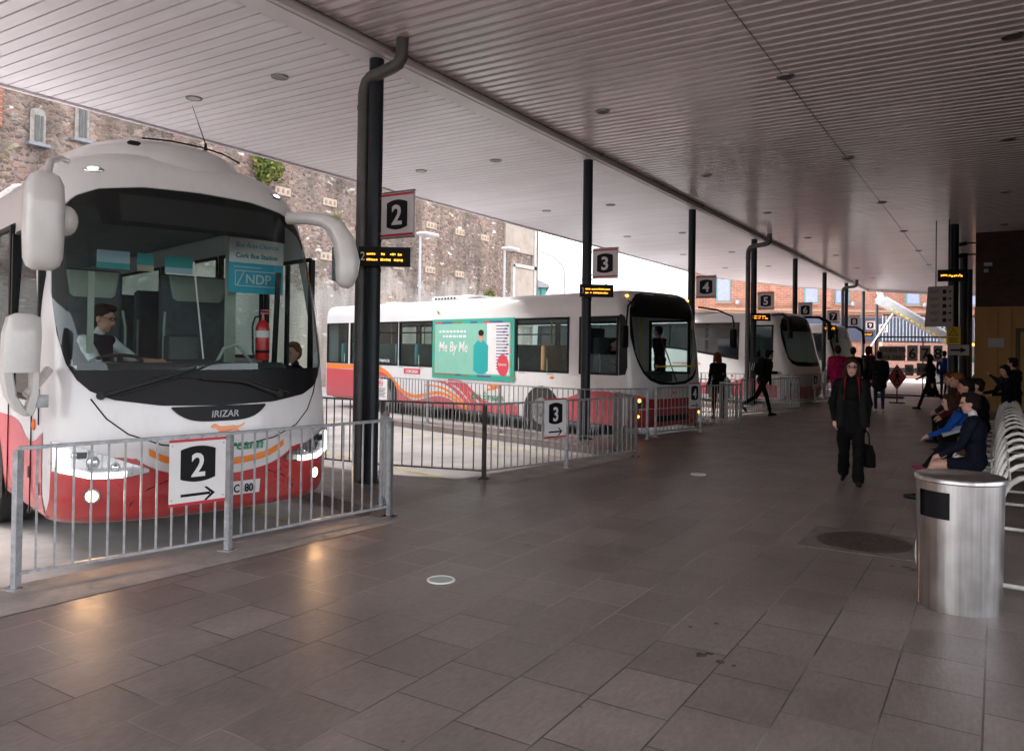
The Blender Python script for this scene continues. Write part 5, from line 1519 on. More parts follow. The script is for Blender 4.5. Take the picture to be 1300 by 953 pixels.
b = MB(); b.tube([(-.1, 1.2, 2.8), (.25, 1.4, 2.74), (.5, 1.62, 2.6), (.52, 1.66, 2.35)], .02, "bus black", 8); m_ = b.build("mirror_arm", bus)
b = MB(); b.rbox((.5, 1.66, 2.12), (.12, .18, .42), "bus black", .05); b.build("mirror_shell", m_, smooth=50)
b = MB(); b.tube([tuple(sb.fpt(.1, 1.2, .03)), tuple(sb.fpt(-.2, 1.8, .04)), tuple(sb.fpt(-.45, 2.3, .03))], .012, "rubber", 6); b.tube([tuple(sb.fpt(.5, 1.2, .03)), tuple(sb.fpt(.75, 1.8, .04)), tuple(sb.fpt(.85, 2.3, .03))], .012, "rubber", 6); b.build("wiper", bus)
b = MB(); b.box((-6, 0, .72), (11.2, 2.4, .06), "interior dark"); b.box((-6, 0, 2.78), (11, 2.2, .03), "interior grey"); b.box((-1.52, -.75, 1.5), (.04, .95, 1.6), "interior dark"); b.box((-11.2, 0, 1.9), (.05, 2.3, 2.0), "interior dark")
b.rbox((-.25, -.4, 1.25), (.5, 1.2, .3), "dash dark", .1); b.build("cabin_lining", bus)
random.seed(4)
for x in (-2.4, -3.3, -4.2, -5.2, -6.2, -7.1, -8.0, -9.0, -10.0, -10.8):
    for y in (-.82, .82): seat(bus, x, y, 1.05, .85, .78, "seat tan" if x > -3 else "seat teal")
seat(bus, -1.15, -.7, 1.1, .5, .9, "seat slate")
for x, y in ((-2.0, -.4), (-3.0, -.4), (-6.9, -.4), (-7.9, -.4), (-9.5, -.4), (-6.45, -1.0), (-.9, .2)):
    b = MB(); b.tube([(x, y, .75), (x, y, 2.3), (x + .1, y - .1, 2.6), (x + .3, y - .3, 2.77)], .018, "pole yellow", 8); b.build("grab_pole", bus)

# ------------------------------------------------------------------ white coaches farther down
def far_coach(loc, label, rz=HEAD):
    c = empty("coach", loc, rz, label, "coach")
    pf = [(.25, 1.2, .10), (.35, 1.25, .18), (.6, 1.27, .24), (1.0, 1.27, .26), (1.3, 1.27, .22), (1.8, 1.26, .06), (2.3, 1.25, -.05), (2.7, 1.23, -.16), (2.95, 1.2, -.25), (3.08, 1.1, -.33), (3.17, .9, -.45), (3.22, .6, -.7), (3.24, .1, -1.2)]
    sc = Shell(12, pf, D=.42, n=2.8, nf=48)
    tp = lin([(0, 3.1), (.7, 3.06), (.95, 2.95), (1.1, 2.7), (1.15, 2.3)]); bt = lin([(0, 1.36), (.8, 1.38), (1.0, 1.46), (1.1, 1.65), (1.15, 2.3)])
    zz = [.25, .35, .6, 1.0] + [round(1.3 + .1 * i, 2) for i in range(17)] + [2.95, 3.0, 3.08, 3.17, 3.22, 3.24]
    zz = sorted(set(zz))
    sc.body("body", c, "bus white far", zz, [-12, -11, -9, -7, -5, -3, -1.4, -.5], lambda s, a, b_, c_, d: s == 'L' and a >= -1.41 and b_ <= -.49 and 1.49 <= c_ and d <= 2.71, lambda y, z: abs(y) < 1.12 and bt(abs(y)) + .05 < z < tp(abs(y)) - .05)
    g = MB(); sc.patch(g, "windscreen glass", -1.148, 1.148, lambda y: bt(abs(y)), lambda y: tp(abs(y)), .015, ny=30, nz=14); w_ = g.build("windscreen", c, smooth=60)
    g = MB(); sc.patch(g, "bus black", -1.1, 1.1, lambda y: min(2.55, tp(abs(y)) - .05), lambda y: tp(abs(y)), .01, ny=30, nz=4)
    for s_ in (-1, 1): sc.patch(g, "bus black", s_ * 1.06, s_ * 1.148, lambda y: bt(abs(y)), lambda y: tp(abs(y)), .011, ny=3, nz=12)
    sc.patch(g, "bus black", -1.148, 1.148, lambda y: bt(abs(y)), lambda y: min(tp(abs(y)), bt(abs(y)) + .14), .01, ny=30, nz=1); g.build("screen_border", w_, smooth=60)
    g = MB()
    for s_ in (-1, 1): sc.side(g, "bus black", -11.7, -1.75, lambda x: interp(x, [(-11.7, 1.95), (-4.5, 1.93), (-1.75, 1.55)]), lambda x: 2.86, .006, s_, nx=20)
    g.build("window_band", c)
    for s_ in (-1, 1):
        for x in (-10.6, -8.9, -7.2, -5.5, -3.8, -2.3):
            g = MB(); sc.side(g, "coach window", x - .82, x + .82 if x < -3 else x + .5, lambda q: interp(q, [(-11.7, 2.0), (-4.5, 1.98), (-1.75, 1.66)]), lambda q: 2.82, .012, s_, nx=4); g.build("window", c)
    g = MB(); g.box((-.95, -1.245, 2.1), (.9, .008, 1.22), "pane glass"); g.box((-.95, -1.25, 1.47), (.98, .03, .05), "bus black"); g.box((-.95, -1.24, 2.73), (.98, .03, .05), "bus black"); g.box((-.5, -1.25, 2.1), (.05, .03, 1.25), "bus black"); g.build("driver_window", c)
    g = MB()
    for s_ in (-1, 1):
        sc.side(g, "bus red side", -12, -.3, lambda x: .3, lambda x: .72 + .28 * math.exp(-((x + 1.35) / .5) ** 2) + .2 * math.exp(-((x + 6.5) / 1.2) ** 2), .004, s_, nx=40)
    sc.patch(g, "bus red side", -1.2, 1.2, lambda y: .28, lambda y: .70, .008, ny=60, nz=16); g.build("red_paint", c)
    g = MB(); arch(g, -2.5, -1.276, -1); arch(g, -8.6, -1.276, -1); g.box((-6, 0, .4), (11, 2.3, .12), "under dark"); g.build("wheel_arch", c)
    for x in (-2.5, -8.6):
        for s_ in (-1, 1): wheel(c, x, s_ * 1.286, .5, side=s_)
    g = MB(); g.box((-6, 0, 1.3), (11, 2.3, .05), "interior dark"); g.rbox((-.35, 0, 1.25), (.7, 1.9, .5), "interior dark", .1); g.box((-11, 0, 2), (.05, 2.2, 1.8), "interior dark"); g.build("cabin_lining", c)
    seat(c, -1.5, -.6, 1.2, .5, 1.0, "seat slate"); seat(c, -2.2, .6, 1.4, .8, 1.0, "seat slate")
    for s_ in (-1, 1):
        g = MB(); g.tube([(-.6, s_ * 1.1, 3.1), (-.1, s_ * 1.3, 3.1), (.2, s_ * 1.42, 2.9), (.24, s_ * 1.44, 2.3)], [.04, .05, .08, .08], "bus black", 8); g.build("mirror_arm", c, smooth=50)
        g = MB(); sc.patch(g, "chrome", s_ * 1.18, s_ * .8, lambda y: .62, lambda y: .82, .008, ny=6, nz=2); g.build("headlight", c)
    g = MB(); g.rbox((-5, 0, 3.26), (3, 1.6, .14), "bus white far", .2); g.build("roof_unit", c)
    return c
c3 = far_coach((-5.65, 28.0, -.12), "white coach with long tinted windows, parked between signs 5 and 6")
text("www.buseireann.ie", .16, "bus red side", c3, "lettering", (-3.9, -1.28, 1.35), (1, 0, 0), (0, 0, 1))
b = MB(); b.box((-.8, -1.285, 1.05), (.01, .01, .01), "amber lens"); b.ell((-2.0, -1.28, 1.0), (.06, .02, .035), "amber lens", 10); b.build("side_marker", c3)
c4 = far_coach((-6.1, 39.5, -.12), "farther white coach standing past sign 7, mostly hidden by the nearer one")
from mathutils import noise
# ================================================================== bin and benches
t = empty("litter_bin", (-.22, 6.2, 0), R(150), "tall round brushed steel litter bin with a dark square opening", "litter bin")
b = MB()
N = 72; zs_ = [0, .02, .06, .62, .80, .845, .86]
rr = lambda z: .255 + .014 * z / .86
vs = [(rr(z) * math.cos(2 * PI * k / N), rr(z) * math.sin(2 * PI * k / N), z) for z in zs_ for k in range(N)]
fs = []
for i in range(len(zs_) - 1):
    for k in range(N):
        if i == 3 and 12 <= k < 22: continue
        fs.append((i * N + k, i * N + (k + 1) % N, (i + 1) * N + (k + 1) % N, (i + 1) * N + k))
b.add(vs, fs, "steel brushed")
bo = b.build("shell", t, smooth=50)
b = MB(); b.lathe((0, 0, 0), [(.245, .03), (.247, .84)], "sign black", 48); b.build("liner", t, smooth=60)
b = MB(); b.lathe((0, 0, 0), [(.27, .855), (.276, .862), (.276, .885), (.268, .893), (.25, .888), (.15, .886), (.14, .874), (.02, .87)], "steel lid", 72); b.build("lid", t, smooth=45)
b = MB(); b.lathe((0, 0, 0), [(.262, .857), (.2795, .862), (.2795, .884), (.268, .8955)], "steel brushed", 72); b.lathe((0, 0, .888), [(.158, 0), (.158, .006), (.143, .006), (.143, 0)], "steel brushed", 48); b.build("rim", t, smooth=60)
b = MB(); a = 2 * PI * 11 / N; b.box((rr(.4) * math.cos(a), rr(.4) * math.sin(a), .43), (.004, .006, .84), "brick trim", rz=a); b.build("seam", t)

HOOP = [(-.46, .075), (-.545, .09), (-.575, .19), (-.555, .36), (-.49, .435), (-.36, .425), (-.17, .405), (-.09, .43), (-.07, .52), (-.04, .66), (.02, .79), (.14, .85), (.26, .79), (.32, .66), (.35, .52), (.37, .43), (.45, .405), (.64, .425), (.77, .435), (.835, .36), (.855, .19), (.825, .09), (.74, .075)]
def make_bench(y0, n, label):
    t = empty("bench", (.06, y0, 0), 0, label, "bench", "white tubular back to back benches")
    b = MB(); sp_ = .74
    # smooth the hoop
    P_ = HOOP; fine = []
    for i in range(len(P_) - 1):
        p0 = P_[max(0, i - 1)]; p1 = P_[i]; p2 = P_[i + 1]; p3 = P_[min(len(P_) - 1, i + 2)]
        for q in (0, .5):
            fine.append(tuple(.5 * ((2 * p1[d]) + (-p0[d] + p2[d]) * q + (2 * p0[d] - 5 * p1[d] + 4 * p2[d] - p3[d]) * q * q + (-p0[d] + 3 * p1[d] - 3 * p2[d] + p3[d]) * q ** 3) for d in (0, 1)))
    fine.append(P_[-1])
    for i in range(n):
        foot = i in (0, n - 1, n // 2)
        pts = [(x, i * sp_, z) for x, z in fine]
        if not foot: pts = [p_ for p_ in pts if p_[2] > .18]
        b.tube(pts, .018 if not foot else .02, "bench white", 8)
    b.build("slats", t, smooth=60)
    b = MB(); L = (n - 1) * sp_
    for x, z in ((-.57, .26), (-.52, .42), (-.45, .437), (-.37, .43), (-.29, .42), (-.21, .412), (-.13, .42), (.02, .79), (.41, .42), (.49, .412), (.57, .42), (.65, .43), (.73, .437), (.85, .26)): b.tube([(x, -.03, z), (x, L + .03, z)], .009, "bench white", 8)
    b.build("rail", t, smooth=60)
    for i in (0, n // 2, n - 1):
        b = MB(); y = i * sp_
        b.tube([(-.46, y, .075), (-.2, y, .055), (.14, y, .05), (.48, y, .055), (.74, y, .075)], .018, "bench white", 8); b.tube([(-.1, y, .055), (-.12, y, .40)], .018, "bench white", 8); b.tube([(.38, y, .055), (.40, y, .40)], .018, "bench white", 8)
        for x in (-.35, .63):
            b.cyl((x, y, 0), .03, .07, "rust", 12)
        b.tube([(-.54, y, .088), (-.46, y, .076)], .0185, "rust", 8); b.tube([(.74, y, .076), (.82, y, .088)], .0185, "rust", 8)
        b.build("leg", t, smooth=60)
make_bench(6.72, 6, "white tube bench nearest the steel bin, where the woman in the navy blazer sits")
make_bench(11.4, 6, "second white tube bench, where the girl in the bright blue blazer sits")
make_bench(16.0, 4, "farthest white tube bench, deep in the shade by the ochre wall")

# ================================================================== people
class Fig:
    """a body grown from overlapping limb volumes, fused into one skin"""
    def __init__(s): s.p = []

    def cap(s, a, c, ra, rc, m_, fl=1.0, ax=None):
        s.p.append(('c', Vector(a), Vector(c), ra, rc, m_, fl, Vector(ax) if ax is not None else None)); return s

    def ell(s, c, r, m_, M=None):
        s.p.append(('e', Vector(c), r, m_, M if M is not None else Matrix.Identity(3))); return s

    def dist(s, q):
        best = 1e9; bm_ = None
        for p in s.p:
            if p[0] == 'c':
                _, a, c, ra, rc, m_, fl, ax = p
                if ax is not None and fl != 1.0:
                    d = q - a; k = d.dot(ax); q2 = q + ax * (k / fl - k); ab = c - a; kk = ab.dot(ax); c2 = c + ax * (kk / fl - kk)
                else: q2, c2 = q, c
                ab = c2 - a; t = max(0, min(1, (q2 - a).dot(ab) / max(1e-9, ab.length_squared)))
                d = ((q2 - a - ab * t).length - (ra + (rc - ra) * t)) * (min(1, fl))
            else:
                _, c, r, m_, M = p
                l = M.transposed() @ (q - c); d = (Vector((l.x / r[0], l.y / r[1], l.z / r[2])).length - 1) * min(r)
            if d < best: best, bm_ = d, m_
        return bm_

    def build(s, name, vox, smooth=2, parent=None, raw=False):
        b = MB(); b.m("skin")
        for p in s.p:
            if p[0] == 'c':
                _, a, c, ra, rc, m_, fl, ax = p
                axis = c - a; L = axis.length
                if L < 1e-5: continue
                t = axis / L
                if ax is not None:
                    u = (ax - t * ax.dot(t)).normalized(); v = t.cross(u)
                else:
                    u = t.orthogonal().normalized(); v = t.cross(u)
                n = 14; rings = []
                for k in range(5):
                    an = -PI / 2 + (PI / 2) * k / 4; rings.append((a + t * (ra * math.sin(an)), max(.001, ra * math.cos(an))))
                for k in range(5):
                    an = (PI / 2) * k / 4; rings.append((c + t * (rc * math.sin(an)), max(.001, rc * math.cos(an))))
                b.loft([[tuple(o + u * (fl * r_ * math.cos(2 * PI * q / n)) + v * (r_ * math.sin(2 * PI * q / n))) for q in range(n)] for o, r_ in rings], "skin")
            else:
                _, c, r, m_, M = p; b.ell(c, r, "skin", 18, M=M)
        me = bpy.data.meshes.new("tmp"); me.from_pydata(b.v, [], b.f)
        bm = bmesh.new(); bm.from_mesh(me); bmesh.ops.recalc_face_normals(bm, faces=bm.faces); bm.to_mesh(me); bm.free()
        o = bpy.data.objects.new("tmp", me); COL.objects.link(o)
        rm = o.modifiers.new("r", 'REMESH'); rm.mode = 'VOXEL'; rm.voxel_size = vox; rm.use_smooth_shade = True
        if smooth:
            sm = o.modifiers.new("s", 'SMOOTH'); sm.iterations = smooth; sm.factor = .5
        dg = bpy.context.evaluated_depsgraph_get()
        nm = bpy.data.meshes.new_from_object(o.evaluated_get(dg)); bpy.data.objects.remove(o); bpy.data.meshes.remove(me)
        nm.name = name
        mats = []
        for p in s.p:
            m_ = p[5] if p[0] == 'c' else p[3]
            if m_ not in mats: mats.append(m_)
        nm.materials.clear()
        for m_ in mats: nm.materials.append(MATS[m_])
        idx = [mats.index(s.dist(f.center)) for f in nm.polygons]
        nm.polygons.foreach_set('material_index', idx)
        if not raw:
            soft = {i for i, m_ in enumerate(mats) if m_ not in ('skin', 'skin_pale', 'lip', 'sock', 'shoe')}
            vs_ = set()
            for f in nm.polygons:
                if idx[f.index] in soft: vs_.update(f.vertices)
            no = [v.normal.copy() for v in nm.vertices]
            for i in vs_:
                v = nm.vertices[i]; c = v.co
                w_ = noise.noise(Vector((c.x * 7, c.y * 7, c.z * 11))) * .011 + noise.noise(Vector((c.x * 19, c.y * 19, c.z * 27 + 5))) * .0055
                v.co = c + no[i] * w_
        nm.polygons.foreach_set('use_smooth', [True] * len(idx))
        ob = bpy.data.objects.new(name, nm); COL.objects.link(ob); ob.parent = parent
        return ob


def person(loc, rz, label, h=1.72, top="charcoal", legs="denim", shoe="shoe", skin="skin", hair="hair_dark", hstyle="short", th=(20, -18), kn=(8, 25), sa=(-15, 15), el=(15, 20), ab=(8, 8),
           lean=3, head=(0, 0), sit=None, coat=0.0, flare=1.0, bare=False, collar=None, lining=None, glasses=False, vox=.013, detail=False, sleeve=True, bulk=1.0, cross=0.0, group=None, fem=False, noleg=False, arm=None):
    k = h / 1.75; F = Fig()
    hipz = (sit if sit is not None else .93 * k)
    hip = Vector((0, 0, hipz))
    ly = R(lean); T = Matrix.Rotation(ly, 3, 'Y')
    up_ = T @ Vector((0, 0, 1)); fwd = T @ Vector((1, 0, 0))
    sh_w = (.165 if fem else .185) * k
    chest = hip + up_ * .36 * k; neck = hip + up_ * .53 * k; shz = hip + up_ * .475 * k
    # torso
    bk = bulk
    F.ell(hip + up_ * .03, (.115 * k * bk, .165 * k * bk, .13 * k), top if coat else (legs if not bare else top), T)
    F.ell(hip + up_ * .17 * k, (.108 * k * bk, .145 * k * bk, .16 * k), top, T)
    F.ell(chest, (.125 * k * bk, .17 * k * bk, .19 * k), top, T)
    if fem:
        for s_ in (-1, 1): F.ell(chest + fwd * .085 * k + Vector((0, s_ * .07 * k, .01)), (.06 * k, .065 * k, .065 * k), top, T)
    F.cap(shz + Vector((0, -sh_w * .82, 0)), shz + Vector((0, sh_w * .82, 0)), .062 * k * bk, .062 * k * bk, top)
    F.cap(shz + up_ * .01, neck + up_ * .03 * k, .055 * k, .047 * k, collar or skin)
    if coat:
        F.cap(hip + up_ * .12 * k, hip + Vector((0.0, 0, -coat)), .125 * k * bk, (.15 + coat * .09) * k * bk, top, .78, (1, 0, 0))
    # legs
    for i, s_ in enumerate((1, -1)):
        a = R(th[i]); a2 = a - R(kn[i])
        hp = hip + Vector((0, s_ * .088 * k, -.02)); cr = cross * (1 if i == 0 else -1)
        kz = Vector((math.sin(a) * .43 * k, -cr * .06, -math.cos(a) * .43 * k)); knee = hp + kz
        an = knee + Vector((math.sin(a2) * .41 * k, -cr * .10, -math.cos(a2) * .41 * k))
        lm = skin if bare else legs
        if noleg: continue
        F.cap(hp, knee, .086 * k * flare, .058 * k * flare, lm if not bare else lm); 
        if bare: F.cap(hp, hp + kz * .55, .10 * k, .085 * k, legs)
        F.cap(knee, an, .056 * k * flare, (.038 if flare == 1 else .058 * flare) * k, lm)
        if bare: F.cap(an + (knee - an) * .12, an, .043 * k, .040 * k, "sock")
        ft = a2 * .55 if sit is None or True else 0
        if abs(th[i]) < 35 and sit is None and kn[i] > 20: fdir = Vector((math.cos(-a2 * .8), 0, math.sin(a2 * .9)))
        else: fdir = Vector((math.cos(ft), 0, math.sin(ft) * .7))
        heel = an + Vector((-.035, 0, -.055 * k)); toe = an + fdir * .165 * k + Vector((0, s_ * .015, -.062 * k))
        F.cap(heel, an + fdir * .07 * k + Vector((0, 0, -.045 * k)), .036 * k, .038 * k, shoe); F.cap(an + fdir * .06 * k + Vector((0, 0, -.05 * k)), toe, .038 * k, .027 * k, shoe, 1.0)
        if i == 0: foot_z = heel.z
        if sit is None: foot_z = min(foot_z, heel.z, toe.z)
    # arms and hands
    for i, s_ in enumerate((1, -1)):
        S_ = shz + Vector((0, s_ * sh_w, -.005))
        a = R(sa[i]) + ly * 0; e = a + R(el[i]); o = math.sin(R(ab[i]))
        d1 = Vector((math.sin(a), s_ * o, -math.cos(a))).normalized(); E_ = S_ + d1 * .285 * k
        d2 = Vector((math.sin(e), -s_ * o * (.4 if el[i] < 60 else 1.3), -math.cos(e))).normalized(); W_ = E_ + d2 * .25 * k
        slv = arm or top; b1 = 1.12 * bk
        F.cap(S_, E_, .052 * k * b1, .042 * k * b1, slv)
        fm = slv if sleeve else skin
        F.cap(E_, W_, .040 * k * (b1 if sleeve else .95), (.032 if sleeve else .026) * k, fm)
        hn = W_ + d2 * .055 * k
        wd = Vector((0, 1, 0)) if abs(d2.y) < .8 else Vector((1, 0, 0)); wd = (wd - d2 * wd.dot(d2)).normalized(); pn = d2.cross(wd)
        wd = pn if sit is None and el[i] < 60 else wd; pn = d2.cross(wd)
        F.cap(W_ + d2 * .01, W_ + d2 * .05 * k, .024 * k, .030 * k, skin)
        F.cap(W_ + d2 * .05 * k, W_ + d2 * .075 * k, .030 * k, .028 * k, skin)
        if detail:
            curl = -pn if (pn.x * fwd.x < 0 or True) and sit is None else pn * (1 if pn.z < 0 else -1)
            for q, (off_, ln) in enumerate(((-.027, .068), (-.009, .078), (.009, .073), (.027, .058))):
                b0 = W_ + d2 * .07 * k + wd * off_ * k
                m1 = b0 + d2 * ln * .55 * k + curl * .006; m2 = m1 + (d2 * .8 + curl * .6).normalized() * ln * .5 * k
                F.cap(b0, m1, .0095 * k, .0088 * k, skin); F.cap(m1, m2, .0088 * k, .0075 * k, skin)
            tb = W_ + d2 * .03 * k - wd * .026 * k; tm = tb + (d2 * .7 - wd * .7).normalized() * .035 * k
            F.cap(tb, tm, .012 * k, .011 * k, skin); F.cap(tm, tm + (d2 * .95 - wd * .2).normalized() * .03 * k, .010 * k, .0085 * k, skin)
        else:
            for q in (-.02, 0, .02): F.cap(W_ + d2 * .07 * k + wd * q * k, W_ + d2 * .135 * k + wd * q * k * .9 - pn * .01, .012 * k, .009 * k, skin)
            F.cap(W_ + d2 * .03 * k - wd * .026 * k, W_ + d2 * .09 * k - wd * .04 * k, .012 * k, .009 * k, skin)
        if i == 1: rhand = W_ + d2 * .1 * k
        else: lhand = W_ + d2 * .1 * k
    # head
    HM = Matrix.Rotation(R(head[0]), 3, 'Z') @ Matrix.Rotation(R(head[1]), 3, 'Y'); HC = neck + up_ * .155 * k + fwd * .02
    def H(x, y, z): return HC + HM @ Vector((x * k, y * k, z * k))
    F.ell(H(-.005, 0, .02), (.098 * k, .076 * k, .105 * k), skin, HM); F.ell(H(.03, 0, -.045), (.062 * k, .056 * k, .072 * k), skin, HM)
    F.cap(H(.06, 0, -.10), H(.035, 0, -.09), .022 * k, .03 * k, skin)
    F.cap(H(.092, 0, .02), H(.108, 0, -.028), .007 * k, .013 * k, skin)
    F.ell(H(.085, 0, .035), (.014 * k, .045 * k, .010 * k), skin, HM)
    for s_ in (-1, 1): F.ell(H(-.005, s_ * .078, -.01), (.018 * k, .010 * k, .030 * k), skin, HM)
    F.ell(H(.088, 0, -.062), (.008 * k, .023 * k, .007 * k), "lip", HM)
    dz = -min(0, 0)
    body = F.build("person", vox if detail else max(vox, .013))
    if lining:
        pass
    # hair: child
    Hh = Fig()
    def hc(x, y, z, r, sc=1): Hh.ell(H(x, y, z), tuple(q * k * sc for q in r), hair, HM)
    if hstyle != 'bald':
        hc(-.022, 0, .045, (.100, .085, .098))
        hc(.035, 0, .105, (.058, .066, .030))
        if hstyle == 'short':
            hc(-.05, 0, -.01, (.064, .079, .08))
        elif hstyle in ('bob', 'long'):
            L = .13 if hstyle == 'bob' else .27
            hc(-.045, 0, -.03, (.078, .092, .12))
            for s_ in (-1, 1):
                Hh.cap(H(.015, s_ * .078, .04), H(.0, s_ * .088, -.08), .028 * k, .032 * k, hair)
                Hh.cap(H(.0, s_ * .088, -.08), H(-.005 + (.04 if hstyle == 'long' else 0), s_ * .10, -L), .034 * k, .02 * k, hair)
            Hh.cap(H(-.06, 0, -.05), H(-.08, 0, -L + .02), .075 * k, .05 * k, hair, .6, HM @ Vector((1, 0, 0)))
            hc(.062, .045, .088, (.03, .03, .022)); hc(.062, -.045, .088, (.03, .03, .022))
        elif hstyle == 'tail':
            hc(-.05, 0, .0, (.066, .08, .085)); Hh.cap(H(-.11, 0, .05), H(-.15, 0, -.12), .03 * k, .018 * k, hair)
        ho = Hh.build("hair", .010 if detail else .014, 1, body)
    eb = MB()
    for s_ in (-1, 1):
        eb.ell(H(.083, s_ * .032, .012), (.009 * k, .013 * k, .007 * k), "eye", 8, M=HM)
        eb.ell(H(.090, s_ * .033, .034), (.005 * k, .018 * k, .004 * k), hair if hstyle != 'bald' else "hair_dark", 8, M=HM)
    eb.build("eye", body)
    if glasses:
        g = MB()
        for s_ in (-1, 1):
            g.tube([H(.104, s_ * .034 + .024 * math.cos(a_ * PI / 6), .012 + .016 * math.sin(a_ * PI / 6)) for a_ in range(13)], .0028 * k, "shoe", 5)
            g.tube([H(.102, s_ * .058, .018), H(.0, s_ * .082, .01)], .0025 * k, "shoe", 4)
        g.tube([H(.107, -.01, .014), H(.107, .01, .014)], .0028 * k, "shoe", 4); g.build("glasses", body)
    body.location = loc; body.rotation_euler = (0, 0, rz)
    tag(body, label, "person", group)
    # stand the lower foot on the ground
    if sit is None and not noleg:
        zmin = min(v.co.z for v in body.data.vertices); body.location.z = loc[2] - zmin
    body['_c'] = 0; del body['_c']
    Mx = Matrix.Rotation(rz, 4, 'Z'); Mx.translation = body.location
    return body, F, dict(neck=Mx @ neck, chest=Mx @ chest, rh=Mx @ rhand, lh=Mx @ lhand, shz=Mx @ shz, fwd=(Mx.to_3x3() @ fwd), M=Mx, hip=Mx @ hip, lneck=neck, lchest=chest, T=T, k=k, H=H)


# --- the woman walking towards us
bd, F_, q = person((-1.64, 11.11, 0), R(-80), "woman in a black open jacket and glasses walking towards us with a bag", h=1.66, top="black_cloth", legs="black_cloth", hair="hair_brown", hstyle="long", th=(15, -14), kn=(4, 14),
                   sa=(-8, 4), el=(14, 8), ab=(13, 19), lean=2, coat=.14, flare=1.32, collar="black_cloth", glasses=True, vox=.0085, detail=True, fem=True, bulk=1.06, skin="skin_pale")
# open jacket panels with red lining as one garment
j = Fig(); k_ = q['k']; ch = q['lchest']; T_ = q['T']
for s_ in (-1, 1):
    j.cap(ch + Vector((.055, s_ * .125 * k_, .12 * k_)), ch + Vector((.07, s_ * .155 * k_, -.46 * k_)), .045 * k_, .062 * k_, "charcoal", .8, (1, 0, 0))
    j.cap(ch + Vector((.0, s_ * .13 * k_, .11 * k_)), ch + Vector((-.02, s_ * .145 * k_, -.46 * k_)), .068 * k_, .088 * k_, "charcoal")
j.cap(ch + Vector((-.06, 0, .14)), ch + Vector((-.06, 0, -.48)), .10, .12, "charcoal", 1.0)
jo = j.build("jacket", .012, 2, bd)
b = MB()
for s_ in (-1, 1):
    b.tube([ch + Vector((.03, s_ * .066, .205)), ch + Vector((.09, s_ * .078, .15)), ch + Vector((.118, s_ * .086, .08)), ch + Vector((.128, s_ * .09, -.02)), ch + Vector((.13, s_ * .092, -.12))], [.012, .018, .011, .006, .003], "crimson", 8, flat=.6)
b.build("lining", jo, smooth=60)
hb = empty("handbag", q['lh'] + Vector((0, 0, -.02)), R(-60), "black handbag carried by the woman with glasses", "bag")
b = MB(); b.loft([[(x, y, z) for x, y in ((-w_, -d_), (w_, -d_), (w_, d_), (-w_, d_))] for z, w_, d_ in ((-.47, .14, .05), (-.45, .15, .06), (-.30, .15, .055), (-.18, .135, .02))], "black_cloth"); b.build("pouch", hb)
b = MB(); b.tube([(-.09, .0, -.19), (-.07, .0, -.05), (0, 0, .01), (.07, .0, -.05), (.09, .0, -.19)], .009, "black_cloth", 6); b.build("strap", hb)

# --- seated on the nearest bench, navy blazer
SK = dict(sit=.53)
bd, F_, q = person((-.20, 10.15, 0), R(178), "woman in a navy blazer with a white collar sitting just behind the bin", h=1.66, top="navy", legs="navy", bare=True, shoe="shoe", hair="hair_dark", hstyle="short", th=(84, 70), kn=(62, 66),
                   sa=(22, 14), el=(36, 42), ab=(4, 4), lean=4, head=(4, 6), glasses=True, detail=True, vox=.009, collar="sock", fem=True, skin="skin_pale", cross=.5, bulk=1.08, **SK)
bd, F_, q = person((-.26, 12.35, 0), R(186), "girl in a bright blue blazer bent forward on the second bench", h=1.56, top="royal", legs="navy", shoe="sneaker", hair="hair_brown", hstyle="bob", th=(82, 74), kn=(44, 66), sa=(36, 30), el=(30, 36),
                   lean=28, head=(0, 6), detail=True, vox=.010, collar="sock", fem=True, skin="skin_pale", cross=.4, **SK)
b = tag(MB().box((0, 0, 0), (.30, .22, .035), "pale_bag").build("folder"), "pale folder resting on the lap of the girl in blue", "folder"); b.location = (-.52, 12.18, .70); b.rotation_euler = (.25, -.35, .2)
b = tag(MB().rbox((0, 0, 0), (.30, .16, .26), "tan_bag", .06).build("shoulder_bag", smooth=50), "dark brown bag on the bench between the two blazers", "bag"); b.location = (-.28, 11.35, .58)
person((-.24, 13.6, 0), R(184), "dark haired man in a black jacket behind the girl in the blue blazer", h=1.80, top="black_cloth", legs="black_cloth", hair="hair_dark", th=(80, 82), kn=(78, 86), sa=(22, 18), el=(36, 38), lean=12, head=(-4, 8), sit=.54)
person((-.20, 14.75, 0), R(176), "person with black hair seated beyond the man in black", h=1.74, top="charcoal", legs="charcoal", hair="hair_dark", hstyle="short", th=(80, 82), kn=(80, 84), sa=(15, 18), el=(35, 30), lean=6, head=(10, 0), sit=.54)
person((-.42, 16.0, 0), R(186), "ginger haired man in a dark red top seated far along the benches", h=1.84, top="dark_red_cloth", legs="charcoal", hair="hair_ginger", hstyle="short", th=(80, 82), kn=(80, 84), sa=(20, 22), el=(34, 32), lean=14, head=(0, 6), sit=.56)
person((-.62, 17.4, 0), R(186), "woman with tied red hair and pale scarf seated farthest on the benches", h=1.78, top="brown_cloth", legs="charcoal", hair="hair_red", hstyle="tail", th=(80, 82), kn=(80, 84), sa=(20, 20), el=(34, 34), lean=12, head=(0, 5), sit=.56, collar="sock", fem=True)
person((.30, 19.6, 0), R(150), "tall person in black standing against the ochre wall", h=1.66, top="charcoal", legs="charcoal", hair="hair_dark", hstyle="short", th=(4, -4), kn=(3, 5), sa=(45, 20), el=(80, 20), head=(10, 0), bulk=1.15)
